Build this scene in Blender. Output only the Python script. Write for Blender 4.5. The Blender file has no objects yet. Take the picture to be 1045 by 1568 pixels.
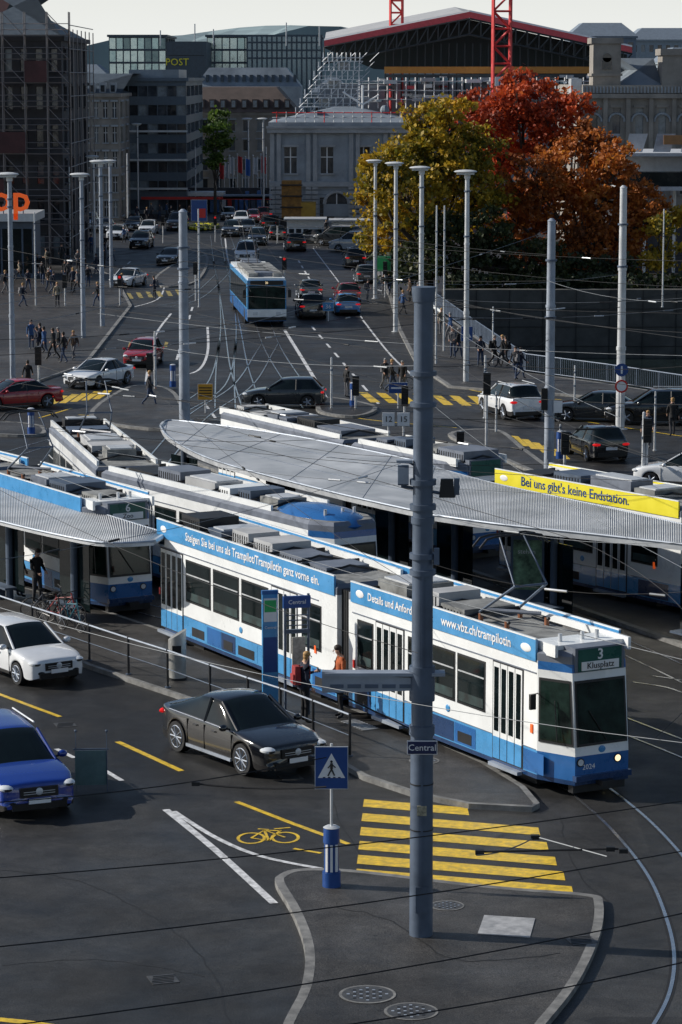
import bpy, math, random, bmesh
import numpy as np
from mathutils import Vector, Matrix
from mathutils.geometry import tessellate_polygon
random.seed(7); np.random.seed(7)
R=random
# ---------- survey: camera 16 m above the square, 100 mm lens ----------
F=4354.0; TH=math.atan(666/F); HC=16.0
cT,sT=math.cos(TH),math.sin(TH)
def ray(u,v):
    a=u-522.5; b=784-v
    return Vector((a,F*cT+b*sT,-F*sT+b*cT))
def P(u,v,z=0.0):
    d=ray(u,v); t=(z-HC)/d.z
    return Vector((d.x*t,d.y*t,z))
def A(u,v,y):
    d=ray(u,v); t=y/d.y
    return Vector((d.x*t,y,HC+d.z*t))
def PP(l,z=0.0): return [P(u,v,z) for u,v in l]
sc=bpy.context.scene
# ---------- materials ----------
MC={}
def M(name,col,rough=.6,metal=0.,noise=.15,scale=2.,bump=0.,coat=0.,emit=0.,spec=.5,rnoise=.1,detail=5):
    if name in MC: return MC[name]
    m=bpy.data.materials.new(name); m.use_nodes=True
    nt=m.node_tree; n=nt.nodes; l=nt.links; b=n['Principled BSDF']
    b.inputs['Metallic'].default_value=metal
    b.inputs['Specular IOR Level'].default_value=spec
    if coat: b.inputs['Coat Weight'].default_value=coat; b.inputs['Coat Roughness'].default_value=.05
    tc=n.new('ShaderNodeTexCoord'); nz=n.new('ShaderNodeTexNoise'); nz.inputs['Scale'].default_value=scale
    nz.inputs['Detail'].default_value=detail; nz.inputs['Roughness'].default_value=.65
    l.new(tc.outputs['Object'],nz.inputs['Vector'])
    mr=n.new('ShaderNodeMapRange'); mr.inputs['From Min'].default_value=.3; mr.inputs['From Max'].default_value=.7
    mr.inputs['To Min'].default_value=1-noise; mr.inputs['To Max'].default_value=1+noise
    l.new(nz.outputs['Fac'],mr.inputs['Value'])
    mx=n.new('ShaderNodeVectorMath'); mx.operation='SCALE'; mx.inputs[0].default_value=col[:3]
    l.new(mr.outputs[0],mx.inputs['Scale']); l.new(mx.outputs[0],b.inputs['Base Color'])
    mr2=n.new('ShaderNodeMapRange'); mr2.inputs['From Min'].default_value=.3; mr2.inputs['From Max'].default_value=.7
    mr2.inputs['To Min'].default_value=max(.02,rough-rnoise); mr2.inputs['To Max'].default_value=min(1,rough+rnoise)
    l.new(nz.outputs['Fac'],mr2.inputs['Value']); l.new(mr2.outputs[0],b.inputs['Roughness'])
    if bump:
        bp=n.new('ShaderNodeBump'); bp.inputs['Strength'].default_value=bump; bp.inputs['Distance'].default_value=.02
        nz2=n.new('ShaderNodeTexNoise'); nz2.inputs['Scale'].default_value=scale*12; nz2.inputs['Detail'].default_value=3
        l.new(tc.outputs['Object'],nz2.inputs['Vector']); l.new(nz2.outputs['Fac'],bp.inputs['Height']); l.new(bp.outputs[0],b.inputs['Normal'])
    if emit:
        b.inputs['Emission Color'].default_value=(*col[:3],1); b.inputs['Emission Strength'].default_value=emit
    MC[name]=m; return m
def asphalt(name,base=.05,tint=(1,1.02,1.05)):
    m=bpy.data.materials.new(name); m.use_nodes=True
    nt=m.node_tree; n=nt.nodes; l=nt.links; b=n['Principled BSDF']; b.inputs['Specular IOR Level'].default_value=.3
    tc=n.new('ShaderNodeTexCoord')
    def nz(s,d=6,r=.6):
        x=n.new('ShaderNodeTexNoise'); x.inputs['Scale'].default_value=s; x.inputs['Detail'].default_value=d; x.inputs['Roughness'].default_value=r
        l.new(tc.outputs['Object'],x.inputs['Vector']); return x.outputs['Fac']
    def mr(x,a,c,lo=.3,hi=.7):
        y=n.new('ShaderNodeMapRange'); y.inputs['From Min'].default_value=lo; y.inputs['From Max'].default_value=hi
        y.inputs['To Min'].default_value=a; y.inputs['To Max'].default_value=c; l.new(x,y.inputs['Value']); return y.outputs[0]
    def mul(x,y):
        q=n.new('ShaderNodeMath'); q.operation='MULTIPLY'; l.new(x,q.inputs[0]); l.new(y,q.inputs[1]); return q.outputs[0]
    f=mul(mr(nz(.12,3),.55,1.45),mr(nz(1.3,6),.68,1.32)); f=mul(f,mr(nz(32,3,.8),.1,2.0)); f=mul(f,mr(nz(5,4,.7),.8,1.2))
    vo=n.new('ShaderNodeTexVoronoi'); vo.inputs['Scale'].default_value=.11; vo.inputs['Randomness'].default_value=.9; vo.distance='CHEBYCHEV'
    l.new(tc.outputs['Object'],vo.inputs['Vector'])
    sp=n.new('ShaderNodeSeparateColor'); l.new(vo.outputs['Color'],sp.inputs[0])
    f=mul(f,mr(sp.outputs[0],.76,1.28,0,1))
    v3=n.new('ShaderNodeTexVoronoi'); v3.inputs['Scale'].default_value=1.1; l.new(tc.outputs['Object'],v3.inputs['Vector']); f=mul(f,mr(v3.outputs['Distance'],.65,1,.03,.08))
    s=n.new('ShaderNodeVectorMath'); s.operation='SCALE'; s.inputs[0].default_value=[base*t for t in tint]
    l.new(f,s.inputs['Scale']); l.new(s.outputs[0],b.inputs['Base Color'])
    l.new(mr(nz(.5,5),.4,.66),b.inputs['Roughness'])
    bp=n.new('ShaderNodeBump'); bp.inputs['Strength'].default_value=.55; bp.inputs['Distance'].default_value=.012
    l.new(nz(50,2),bp.inputs['Height']); l.new(bp.outputs[0],b.inputs['Normal'])
    MC[name]=m; return m
ASP=asphalt('asphalt',.027,(1,1.0,1.0)); PAV=asphalt('pavement_asphalt',.038,(1.04,1,.96)); KERB=M('kerb_stone',(.17,.17,.165),.7,noise=.45,scale=3,bump=.3)
WHITEM=M('road_white',(.55,.56,.57),.6,noise=.5,scale=5); YEL=M('road_yellow',(.66,.44,.025),.4,noise=.42,scale=6)
RAIL=M('rail_steel',(.55,.57,.6),.22,.9,scale=3); RAILBED=M('rail_groove',(.012,.012,.013),.7); SEAL=M('bitumen_seal',(.012,.012,.012),.6)
TW=M('tram_white',(.80,.82,.82),.3,noise=.10,scale=.8,coat=.3); TB=M('tram_blue',(.018,.12,.35),.3,coat=.3,noise=.12)
TLB=M('tram_light_blue',(.065,.28,.56),.3,coat=.3,noise=.14); TDB=M('tram_navy',(.01,.04,.12),.3,coat=.3)
TGR=M('tram_grey',(.14,.16,.20),.5,noise=.25); ROOFG=M('tram_roof',(.20,.205,.20),.75,noise=.55,scale=1.5); DARK=M('dark_rubber',(.010,.011,.013),.55)
GLASS=M('window_glass',(.006,.011,.012),.06,spec=.4,noise=.5,scale=.7,rnoise=.03); GLASSG=M('windscreen_glass',(.010,.022,.018),.06,spec=.4,noise=.9,scale=1.5,rnoise=.03)
SEAT=M('interior_dim',(.02,.04,.04),.8,noise=.8,scale=2)
STEEL=M('galvanised_pole',(.30,.34,.40),.5,.25,noise=.25,scale=1.2); DSTEEL=M('dark_pole',(.085,.115,.165),.5,.2,noise=.28,scale=1.2)
LSTEEL=M('light_metal',(.55,.57,.59),.4,.3,noise=.15); CHROME=M('stainless',(.45,.45,.43),.38,.6,noise=.2)
BLACK=M('black_plastic',(.008,.008,.009),.4); BLUE=M('sign_blue',(.010,.06,.24),.4); SW=M('sign_white',(.78,.78,.78),.45,noise=.05)
RED=M('sign_red',(.6,.02,.015),.4); TAIL=M('tail_lamp',(.5,.01,.01),.15,emit=.8); HEADL=M('head_lamp',(.75,.78,.8),.1,noise=.1,metal=.2)
LAMPON=M('lit_lamp',(1,.78,.45),.3,emit=1.3); WIRE=M('wire_dark',(.008,.009,.011),.7); WIREL=M('wire_light',(.20,.215,.23),.5,.4)
SYEL=M('sign_yellow',(.78,.68,.03),.5,noise=.05); GREEN=M('sign_green',(.03,.42,.12),.4); DGREEN=M('display_green',(.01,.09,.07),.3)
STONE=M('stone_grey',(.31,.34,.37),.8,noise=.22,scale=.6); STONEB=M('stone_warm',(.26,.24,.215),.85,noise=.3,scale=.5)
CONC=M('concrete',(.38,.39,.40),.8,noise=.2,scale=.8); ORANGE=M('orange_sign',(.9,.13,.02),.5,emit=.35)
# ---------- mesh builder ----------
class B:
    def __init__(s): s.v=[];s.f=[];s.m=[];s.mats=[];s.T=Matrix.Identity(4)
    def mi(s,m):
        if m not in s.mats: s.mats.append(m)
        return s.mats.index(m)
    def add(s,vs,fs,mat):
        o=len(s.v); T=s.T
        for p in vs: s.v.append(tuple(T@Vector(p)))
        k=s.mi(mat)
        for f in fs: s.f.append([i+o for i in f]); s.m.append(k)
    def box(s,c,d,mat,rz=0,rot=None,taper=1.):
        x,y,z=d[0]/2,d[1]/2,d[2]/2
        vs=[Vector((sx*x*(taper if sz>0 else 1),sy*y*(taper if sz>0 else 1),sz*z)) for sz in(-1,1) for sy in(-1,1) for sx in(-1,1)]
        Rm=rot if rot is not None else Matrix.Rotation(rz,3,'Z')
        c=Vector(c); vs=[Rm@p+c for p in vs]
        s.add(vs,[(0,2,3,1),(4,5,7,6),(0,1,5,4),(2,6,7,3),(0,4,6,2),(1,3,7,5)],mat)
    def bb(s,x0,x1,y0,y1,z0,z1,mat): s.box(((x0+x1)/2,(y0+y1)/2,(z0+z1)/2),(abs(x1-x0),abs(y1-y0),abs(z1-z0)),mat)
    def cyl(s,p0,p1,r0,mat,r1=None,n=8,caps=True):
        p0=Vector(p0);p1=Vector(p1); r1=r0 if r1 is None else r1
        d=(p1-p0)
        if d.length<1e-6: return
        d.normalize(); a=Vector((0,0,1)) if abs(d.z)<.9 else Vector((1,0,0)); x=d.cross(a).normalized(); y=d.cross(x)
        vs=[]
        for p,r in((p0,r0),(p1,r1)):
            for i in range(n):
                t=2*math.pi*i/n; vs.append(p+x*(r*math.cos(t))+y*(r*math.sin(t)))
        fs=[(i,(i+1)%n,n+(i+1)%n,n+i) for i in range(n)]
        if caps: fs+= [tuple(range(n-1,-1,-1)),tuple(range(n,2*n))]
        s.add(vs,fs,mat)
    def prism(s,pts,z0,z1,mat,side=None):
        n=len(pts); vs=[(p[0],p[1],z0) for p in pts]+[(p[0],p[1],z1) for p in pts]
        tri=tessellate_polygon([[Vector((p[0],p[1],0)) for p in pts]])
        s.add(vs,[tuple(n+i for i in t) for t in tri],mat)
        s.add(vs,[(i,(i+1)%n,n+(i+1)%n,n+i) for i in range(n)],side or mat)
    def poly(s,pts,mat): s.add(pts,[tuple(range(len(pts)))],mat)
    def ball(s,c,r,mat,n=10,m=6):
        if not hasattr(r,'__len__'): r=(r,r,r)
        vs=[];fs=[]
        for j in range(m+1):
            a=math.pi*j/m
            for i in range(n):
                t=2*math.pi*i/n; vs.append((c[0]+r[0]*math.sin(a)*math.cos(t),c[1]+r[1]*math.sin(a)*math.sin(t),c[2]+r[2]*math.cos(a)))
        for j in range(m):
            for i in range(n): fs.append((j*n+i,j*n+(i+1)%n,(j+1)*n+(i+1)%n,(j+1)*n+i))
        s.add(vs,fs,mat)
    def text(s,txt,size,mat,T,align='CENTER',ext=.004,off=0):
        c=bpy.data.curves.new('t','FONT'); c.body=txt; c.size=size; c.align_x=align; c.align_y='CENTER'; c.extrude=ext; c.resolution_u=2; c.offset=off
        o=bpy.data.objects.new('t',c); sc.collection.objects.link(o)
        dg=bpy.context.evaluated_depsgraph_get(); me=bpy.data.meshes.new_from_object(o.evaluated_get(dg))
        s.add([T@v.co for v in me.vertices],[tuple(p.vertices) for p in me.polygons],mat)
        bpy.data.objects.remove(o); bpy.data.meshes.remove(me); bpy.data.curves.remove(c)
    def ribbon(s,pts,w,z,mat,zt=None):
        pts=[Vector((p[0],p[1])) for p in pts]; L=[];Rr=[]
        for i,p in enumerate(pts):
            d=(pts[min(i+1,len(pts)-1)]-pts[max(i-1,0)]); d.normalize(); nn=Vector((-d.y,d.x))*w/2
            L.append(p+nn);Rr.append(p-nn)
        n=len(pts); vs=[(q.x,q.y,z) for q in L]+[(q.x,q.y,z) for q in Rr]
        s.add(vs,[(i+n,i+1+n,i+1,i) for i in range(n-1)],mat)
        if zt is not None:
            vs=[(q.x,q.y,z) for q in L]+[(q.x,q.y,zt) for q in L]; s.add(vs,[(i,i+1,n+i+1,n+i) for i in range(n-1)],mat)
            vs=[(q.x,q.y,z) for q in Rr]+[(q.x,q.y,zt) for q in Rr]; s.add(vs,[(i,i+1,n+i+1,n+i) for i in range(n-1)],mat)
    def obj(s,name,loc=(0,0,0),rz=0,smooth=35,bevel=0):
        me=bpy.data.meshes.new(name); me.from_pydata(s.v,[],s.f); me.polygons.foreach_set('material_index',s.m)
        for m in s.mats: me.materials.append(m)
        me.update()
        if smooth:
            me.polygons.foreach_set('use_smooth',[True]*len(s.f))
            try: me.set_sharp_from_angle(angle=math.radians(smooth))
            except Exception: pass
        o=bpy.data.objects.new(name,me); sc.collection.objects.link(o); o.location=loc; o.rotation_euler=(0,0,rz)
        if bevel:
            b=o.modifiers.new('bevel','BEVEL'); b.width=bevel; b.segments=2; b.limit_method='ANGLE'; b.angle_limit=math.radians(40)
        return o
def upface(o):
    bm=bmesh.new(); bm.from_mesh(o.data)
    for f in bm.faces:
        if abs(f.normal.z)>.9 and f.normal.z<0: f.normal_flip()
    bm.to_mesh(o.data); bm.free()
def smooth_line(pts,k=6,closed=False):
    out=[];n=len(pts)
    rng=range(n) if closed else range(n-1)
    for i in rng:
        g=(lambda j: pts[j%n]) if closed else (lambda j: pts[max(0,min(n-1,j))])
        p0,p1,p2,p3=[Vector(g(i+q)) for q in(-1,0,1,2)]
        for t in range(k):
            a=t/k; out.append(.5*((2*p1)+(p2-p0)*a+(2*p0-5*p1+4*p2-p3)*a*a+(3*p1-p0-3*p2+p3)*a**3))
    if not closed: out.append(Vector(pts[-1]))
    return out
def TR(x,y,z,ax=0,az=0): return Matrix.Translation((x,y,z))@Matrix.Rotation(az,4,'Z')@Matrix.Rotation(ax,4,'X')
# ---------- camera, world, sun ----------
cam=bpy.data.cameras.new('camera'); co=bpy.data.objects.new('camera',cam); sc.collection.objects.link(co); sc.camera=co
co.location=(0,0,HC); co.rotation_euler=(math.pi/2-TH,0,0); cam.sensor_fit='HORIZONTAL'; cam.sensor_width=24; cam.lens=F/1045*24; cam.clip_end=5000; cam.clip_start=.5
SAZ=math.radians(-80); SEL=math.radians(31)   # sun: to the left
w=bpy.data.worlds.new('World'); sc.world=w; w.use_nodes=True; n=w.node_tree.nodes; l=w.node_tree.links
sky=n.new('ShaderNodeTexSky'); sky.sky_type='NISHITA'; sky.sun_disc=False; sky.sun_elevation=SEL; sky.sun_rotation=SAZ; sky.dust_density=.8; sky.air_density=1.0; sky.ozone_density=1.5
tc=n.new('ShaderNodeTexCoord'); sx=n.new('ShaderNodeSeparateXYZ'); l.new(tc.outputs['Generated'],sx.inputs[0])
mr=n.new('ShaderNodeMapRange'); mr.inputs['From Min'].default_value=0; mr.inputs['From Max'].default_value=.13; mr.inputs['To Min'].default_value=.96; mr.inputs['To Max'].default_value=0; mr.interpolation_type='SMOOTHSTEP'
l.new(sx.outputs['Z'],mr.inputs['Value']); mx=n.new('ShaderNodeMix'); mx.data_type='RGBA'; l.new(mr.outputs[0],mx.inputs['Factor']); l.new(sky.outputs[0],mx.inputs[6]); mx.inputs[7].default_value=(10.6,10.8,10.5,1)
l.new(mx.outputs[2],n['Background'].inputs[0]); n['Background'].inputs[1].default_value=.083
sd=Vector((math.sin(SAZ)*math.cos(SEL),math.cos(SAZ)*math.cos(SEL),math.sin(SEL)))
sl=bpy.data.lights.new('sun','SUN'); sl.energy=4.9; sl.angle=math.radians(.5); sl.color=(1,.94,.85)
so=bpy.data.objects.new('sun',sl); sc.collection.objects.link(so); so.rotation_euler=sd.to_track_quat('Z','Y').to_euler(); so.location=(-30,30,60)
sc.view_settings.view_transform='Standard'; sc.view_settings.look='None'; sc.view_settings.exposure=0
# ---------- ground ----------
b=B()
hole=[P(1500,640),P(1045,610),P(930,592),P(800,574),P(720,515),P(655,468)]
out=[(-1500,-200),(1500,-200),(1500,60)]+[(p.x,p.y) for p in hole]+[(7.2,205),(1500,205),(1500,3500),(-1500,3500)]
tri=tessellate_polygon([[Vector((p[0],p[1],0)) for p in out]])
b.add([(p[0],p[1],0) for p in out],[tuple(t) for t in tri],ASP); upface(b.obj('ground',smooth=0))
b=B(); WAT=M('river_water',(.012,.02,.02),.12,noise=.3,scale=.2,bump=.6)
b.add([(-5,100,-4),(1500,40,-4),(1500,230,-4),(-5,230,-4)],[(0,1,2,3)],WAT); b.obj('river',smooth=0)
b=B(); QW=M('quay_stone',(.07,.07,.066),.9,noise=.5,scale=.5)
b.bb(7.3,400,204.4,205.6,-5,.9,QW)
for i in range(60): b.bb(7.3+i*2.4,7.36+i*2.4,204.33,204.4,-5,.9,DARK)
for z in(-3.2,-1.8,-.5): b.bb(7.3,150,204.35,204.4,z,z+.05,DARK)
h=[(p.x,p.y) for p in hole]
for i in range(len(h)-1): b.add([(h[i][0],h[i][1],-5),(h[i+1][0],h[i+1][1],-5),(h[i+1][0],h[i+1][1],-.01),(h[i][0],h[i][1],-.01)],[(0,1,2,3)],QW)
b.obj('quay_wall',smooth=0)
b=B(); rl=[P(u,v) for u,v in((1300,633),(1045,606),(930,588),(805,571),(722,512),(660,466))]
for i in range(len(rl)-1):
    p,q=rl[i],rl[i+1]; Ln=(q-p).length; k=int(Ln/.16); z=Vector((0,0,1))
    b.cyl(p+z*1.05,q+z*1.05,.035,DSTEEL,n=6); b.cyl(p+z*.15,q+z*.15,.025,DSTEEL,n=6)
    for j in range(k):
        c=p.lerp(q,j/k); b.cyl(c+z*.12,c+z*(1.1 if j%12==0 else 1.03),.03 if j%12==0 else .011,DSTEEL,n=4,caps=False)
b.obj('bridge_railing')
def pave(name,px,z=.12,smooth=True,kw=.22,mat=None):
    pts=PP(px); b=B(); pts=[Vector((p[0],p[1],0)) for p in pts]
    if smooth: pts=smooth_line(pts,5,True)
    b.prism(pts,0,z,mat or PAV,KERB)
    b.ribbon(pts+[pts[0]],kw,z+.004,KERB,zt=0)
    upface(b.obj(name,smooth=0))
pave('traffic_island',[(430,1362),(433,1350),(462,1341),(540,1343),(700,1362),(800,1372),(900,1380),(917,1392),(912,1440),(880,1510),(830,1575),(760,1650),(560,1660),(440,1610),(470,1520),(474,1460),(455,1405)],kw=.18)
pave('tram_platform',[(-60,940),(60,988),(137,1024),(257,1064),(400,1112),(500,1160),(560,1195),(640,1222),(720,1238),(815,1243),(822,1238),(800,1212),(740,1175),(640,1130),(523,1086),(380,1022),(240,968),(110,925),(-60,880)],smooth=False,kw=.14)
pave('tram_platform',[(275,700),(400,750),(530,800),(640,850),(800,905),(1100,1010),(1160,975),(1000,920),(820,850),(640,770),(460,705),(300,672)],smooth=False)
pave('pavement',[(-200,560),(40,592),(130,560),(200,470),(175,425),(100,395),(-200,390)],smooth=False)
pave('pavement',[(640,455),(655,470),(722,514),(800,573),(930,591),(1045,609),(1500,640),(1500,655),(1045,622),(860,606),(760,600),(690,594),(640,560),(612,505),(598,455),(575,410),(600,408)],smooth=False)
pave('traffic_island',[(490,632),(500,612),(565,622),(572,632),(540,640)])
pave('traffic_island',[(690,668),(760,662),(800,690),(850,725),(905,745),(880,750),(760,700)])
pave('traffic_island',[(140,640),(200,595),(260,600),(280,640),(250,660)],smooth=True)
pave('traffic_island',[(250,440),(300,432),(318,400),(305,385),(285,395),(240,425)])
pave('traffic_island',[(0,650),(60,655),(62,668),(0,668),(-60,660)])
# ---------- road markings ----------
b=B(); z=.006
for i in range(6):
    ly=1224+21.3*i; lx=558-2.3*i; rx=716 if i==0 else 812+12.8*i; sl_=.082; th=11.5+.5*i
    q=[(lx,ly),(rx,ly+(rx-lx)*sl_),(rx+3,ly+(rx-lx)*sl_+th),(lx-2,ly+th)]
    b.poly([tuple(P(u,v,z)) for u,v in q][::-1],YEL)
def line(px,w,m,s=False,zz=.006):
    pts=PP(px); pts=smooth_line(pts,6) if s else pts; b.ribbon(pts,w,zz,m)
line([(-10,1060),(92,1098)],.14,YEL); line([(180,1136),(278,1181)],.16,YEL); line([(362,1228),(447,1261),(534,1293)],.14,YEL); line([(450,1300),(492,1307)],.1,YEL)
line([(-20,1560),(40,1566),(80,1572)],.2,YEL)
line([(86,1147),(114,1161)],.13,WHITEM);line([(160,1180),(187,1196)],.13,WHITEM)
line([(254,1240),(330,1302),(420,1384)],.17,WHITEM,True); line([(266,1243),(330,1283),(400,1312),(492,1331)],.13,WHITEM,True,.01)
for cx,cy in((385,1284),(437,1283)):
    c=P(cx,cy); b.ribbon([Vector((c.x+.28*math.cos(t*math.pi/10),c.y+.42*math.sin(t*math.pi/10),0)) for t in range(21)],.07,z,YEL)
for pl in([(385,1284),(405,1272),(437,1283)],[(385,1284),(412,1288),(430,1272)],[(405,1272),(412,1288)],[(420,1270),(445,1268)],[(395,1270),(412,1271)],[(405,1272),(430,1273)]): line(pl,.06,YEL,zz=.01)
def zeb(n,u0,v0,du,dv,w_,hgt,sk,zz=.007,m=None):
    for i in range(n):
        u=u0+i*du; v=v0+i*dv; b.poly([tuple(P(*q,zz)) for q in((u,v),(u+w_,v+1),(u+w_+sk,v+hgt),(u+sk,v+hgt))],m or YEL)
YW=M('road_yellow_worn',(.28,.22,.06),.6,noise=.5,scale=3)
zeb(7,548,600,28,1,15,16,20); zeb(5,783,667,16,5,11,16,16); zeb(6,76,607,17,-2,11,14,-20); zeb(7,178,449,15,-1,7,9,5,m=YW); zeb(6,198,523,11,0,5,8,-2,m=YW)
line([(500,628),(560,642),(700,655)],.12,YEL,True); line([(690,612),(860,640),(1045,668)],.12,YEL)
line([(60,640),(110,625)],.12,YEL)
def dash(px,w,n,m,f=.5):
    p0,p1=P(*px[0]),P(*px[1])
    for i in range(n):
        a=p0.lerp(p1,i/n); c=p0.lerp(p1,(i+f)/n); b.ribbon([a,c],w,z,m)
dash(((478,500),(590,630)),.14,8,WHITEM,.45); line([(436,505),(470,560),(512,630)],.2,WHITEM,True); line([(556,490),(600,545),(650,590)],.12,WHITEM,True)
dash(((500,470),(455,395)),.14,8,WHITEM); line([(555,488),(525,440),(480,380)],.10,WHITEM,True)
line([(318,500),(318,540),(302,568),(262,575)],.15,WHITEM,True); line([(262,480),(235,520),(222,600)],.15,WHITEM,True); dash(((295,470),(268,560)),.14,6,WHITEM)
line([(375,478),(368,440),(350,400),(345,365)],.14,WHITEM,True); line([(245,640),(190,640),(120,635)],.12,YEL,True); dash(((330,640),(300,600)),.14,3,WHITEM)
line([(690,590),(760,604),(860,612)],.12,YEL,True); line([(255,420),(245,455),(205,470)],.12,WHITEM,True); dash(((200,400),(120,470)),.14,7,WHITEM)
b.obj('road_markings',smooth=0)
b=B()
for px in([(-20,1330),(120,1350),(260,1420),(330,1500),(360,1600)],[(0,1480),(150,1470),(310,1495)],[(860,1250),(880,1330),(935,1380)],[(520,1400),(600,1420),(700,1480),(860,1470)],[(500,1215),(560,1330)]):
    p_=smooth_line(PP(px),8); p_=[q+Vector((R.uniform(-.05,.05),R.uniform(-.05,.05),0)) for q in p_]; isl=px[0][0]==520; b.ribbon(p_,.035,.1245 if isl else .003,SEAL)
b.obj('road_crack_seals',smooth=0)
# tracks
b=B()
def track(px,world=False,both=True,off=0):
    pts=px if world else PP(px); pts=smooth_line(pts,8)
    for o_ in((0,) if not both else (-.5,.5)):
        l2=[]
        for i,p in enumerate(pts):
            d=pts[min(i+1,len(pts)-1)]-pts[max(0,i-1)]; d.normalize(); l2.append(p+Vector((-d.y,d.x,0))*(o_+off))
        b.ribbon(l2,.17,.004,RAILBED); b.ribbon(l2,.07,.010,RAIL)
def off(pts,o_):
    r=[]
    for i,p in enumerate(pts):
        d=pts[min(i+1,len(pts)-1)]-pts[max(0,i-1)]; d.normalize(); r.append(p+Vector((-d.y,d.x,0))*o_)
    return r
rA=[P(*q) for q in((-200,850),(240,945),(525,1050),(700,1130),(840,1194),(900,1236),(950,1285),(995,1345),(1022,1410),(1033,1465),(1026,1520),(1000,1572),(950,1640))]
track(rA,True,False); track(rA,True,False,off=1.0)
track(rA,True,True,off=4.4)
TRK=[[(385,620),(366,560),(356,500),(345,440),(336,400),(330,360)],[(480,625),(440,570),(414,525),(395,470),(378,420),(368,380),(350,340)],[(345,625),(345,560),(350,500),(345,440),(336,400)],[(230,720),(300,640),(372,590),(405,540),(414,525)],[(250,640),(330,590),(350,520)],[(250,470),(300,455),(340,420)],[(300,700),(480,780),(700,880),(1000,1010),(1200,1110)],[(985,1040),(1045,1050),(1100,1070)],[(0,700),(150,660),(330,640),(560,700),(1000,800)]]
for t in TRK: track(t)
b.obj('tram_tracks',smooth=0)
b=B()
CI=M('cast_iron',(.09,.09,.09),.5,.5,noise=.4,scale=8)
for u,v,r in((563,1523,.45),(685,1387,.3),(630,1549,.42),(650,1165,.32)):
    c=P(u,v,.126); b.cyl(c,c+Vector((0,0,.006)),r,CI,n=28); b.cyl(c+Vector((0,0,.001)),c+Vector((0,0,.004)),r*1.12,KERB,n=28)
    for k in range(-3,4):
        for j in range(-3,4):
            if k*k+j*j<10: b.box((c.x+k*r/4,c.y+j*r/4,c.z+.008),(r*.12,r*.12,.006),STEEL if (k+j)%2 else DARK)
q=[P(*t,.127) for t in((742,1402),(820,1407),(812,1436),(732,1430))]; b.prism(q,.12,.135,M('steel_plate',(.42,.42,.42),.5,.3,noise=.3,scale=5))
c=P(550,1110,.126); b.box(c,(1.3,.5,.01),CI,rz=-1.07)
for i in range(9): b.box(c+Vector((.06*math.cos(-1.07),.06*math.sin(-1.07),.008))+Vector((math.cos(-1.07),math.sin(-1.07),0))*(i*.13-.55),(.04,.46,.01),LSTEEL,rz=-1.07)
for u,v in((445,1190),(250,1500),(890,1440),(100,1110)):
    c=P(u,v,.004 if u!=890 else .126); b.box(c,(.5,.5,.012),CI,rz=.3)
    for i in range(5): b.box(c+Vector((0,-.18+i*.09,.009)),(.4,.03,.008),DARK,rz=.3)
b.obj('manhole_covers',smooth=0)
# ---------- trams ----------
def roofgear(b,L,seed,z=3.22,pan=None,hw=1.1):
    r=random.Random(seed); x=.7
    b.bb(.3,L-.4,-hw*.93,-hw*.86,z-.02,z+.26,TW); b.bb(.3,L-.4,hw*.86,hw*.93,z-.02,z+.26,TW)
    while x<L-1.6:
        l_=r.uniform(.6,1.9); wd=r.uniform(.9,1.5); hh=r.uniform(.14,.45); m=r.choice([ROOFG,TGR,TW,DARK,DSTEEL,CONC,ROOFG])
        if pan is None or abs(x+l_/2-pan)>1.3:
            b.bb(x,x+l_,-wd/2,wd/2,z+.06,z+.06+hh,m)
            k=int(l_/.14)
            if r.random()<.7:
                for i in range(k): b.bb(x+.05+i*.14,x+.09+i*.14,-wd/2-.012,wd/2+.012,z+.12,z+hh*.9,DARK)
            else: b.bb(x+.1,x+l_-.1,-wd/2+.12,wd/2-.12,z+.06+hh,z+.1+hh,LSTEEL)
            for yy in(-.75,.75): b.bb(x,x+.06,yy-.12,yy+.12,z,z+.25,DARK); b.cyl((x+l_,yy,z+.12),(x+l_+.1,0,z+.3),.03,DARK,n=5)
        x+=l_+r.uniform(.2,.8)
    for yy in(-.8,.82): b.cyl((.5,yy,z+.1),(L-.8,yy,z+.1),.035,DARK,n=6)
def panto(b,x,z=3.3,up=2.1,d=1):
    for y in(-.55,.55):
        b.cyl((x-.6,y,z+.2),(x+.7,y,z+.2),.04,DARK,n=6)
        b.cyl((x-.6*d,y,z+.25),(x+.75*d,y*.8,z+up*.5),.032,DSTEEL,n=6); b.cyl((x+.75*d,y*.8,z+up*.5),(x-.1*d,y*.6,z+up),.024,DSTEEL,n=6)
        for xx in(-.55,.6): b.cyl((x+xx,y,z),(x+xx,y,z+.22),.06,M('insulator',(.3,.12,.06),.3),n=8)
    b.cyl((x-.6*d,-.55,z+.25),(x-.6*d,.55,z+.25),.05,DARK,n=6); b.cyl((x+.75*d,-.45,z+up*.5),(x+.75*d,.45,z+up*.5),.03,DSTEEL,n=6)
    for dx in(-.18,.12):
        pts=[(-.95,-.22),(-.75,-.02),(-.5,.03),(.5,.03),(.75,-.02),(.95,-.22)]
        for i in range(5): b.cyl((x-.1*d+dx,pts[i][0],z+up+pts[i][1]),(x-.1*d+dx,pts[i+1][0],z+up+pts[i+1][1]),.028,DARK,n=6)
    b.cyl((x-.6,-.45,z+.3),(x+.5,.45,z+.3),.05,TGR,n=6)
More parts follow.
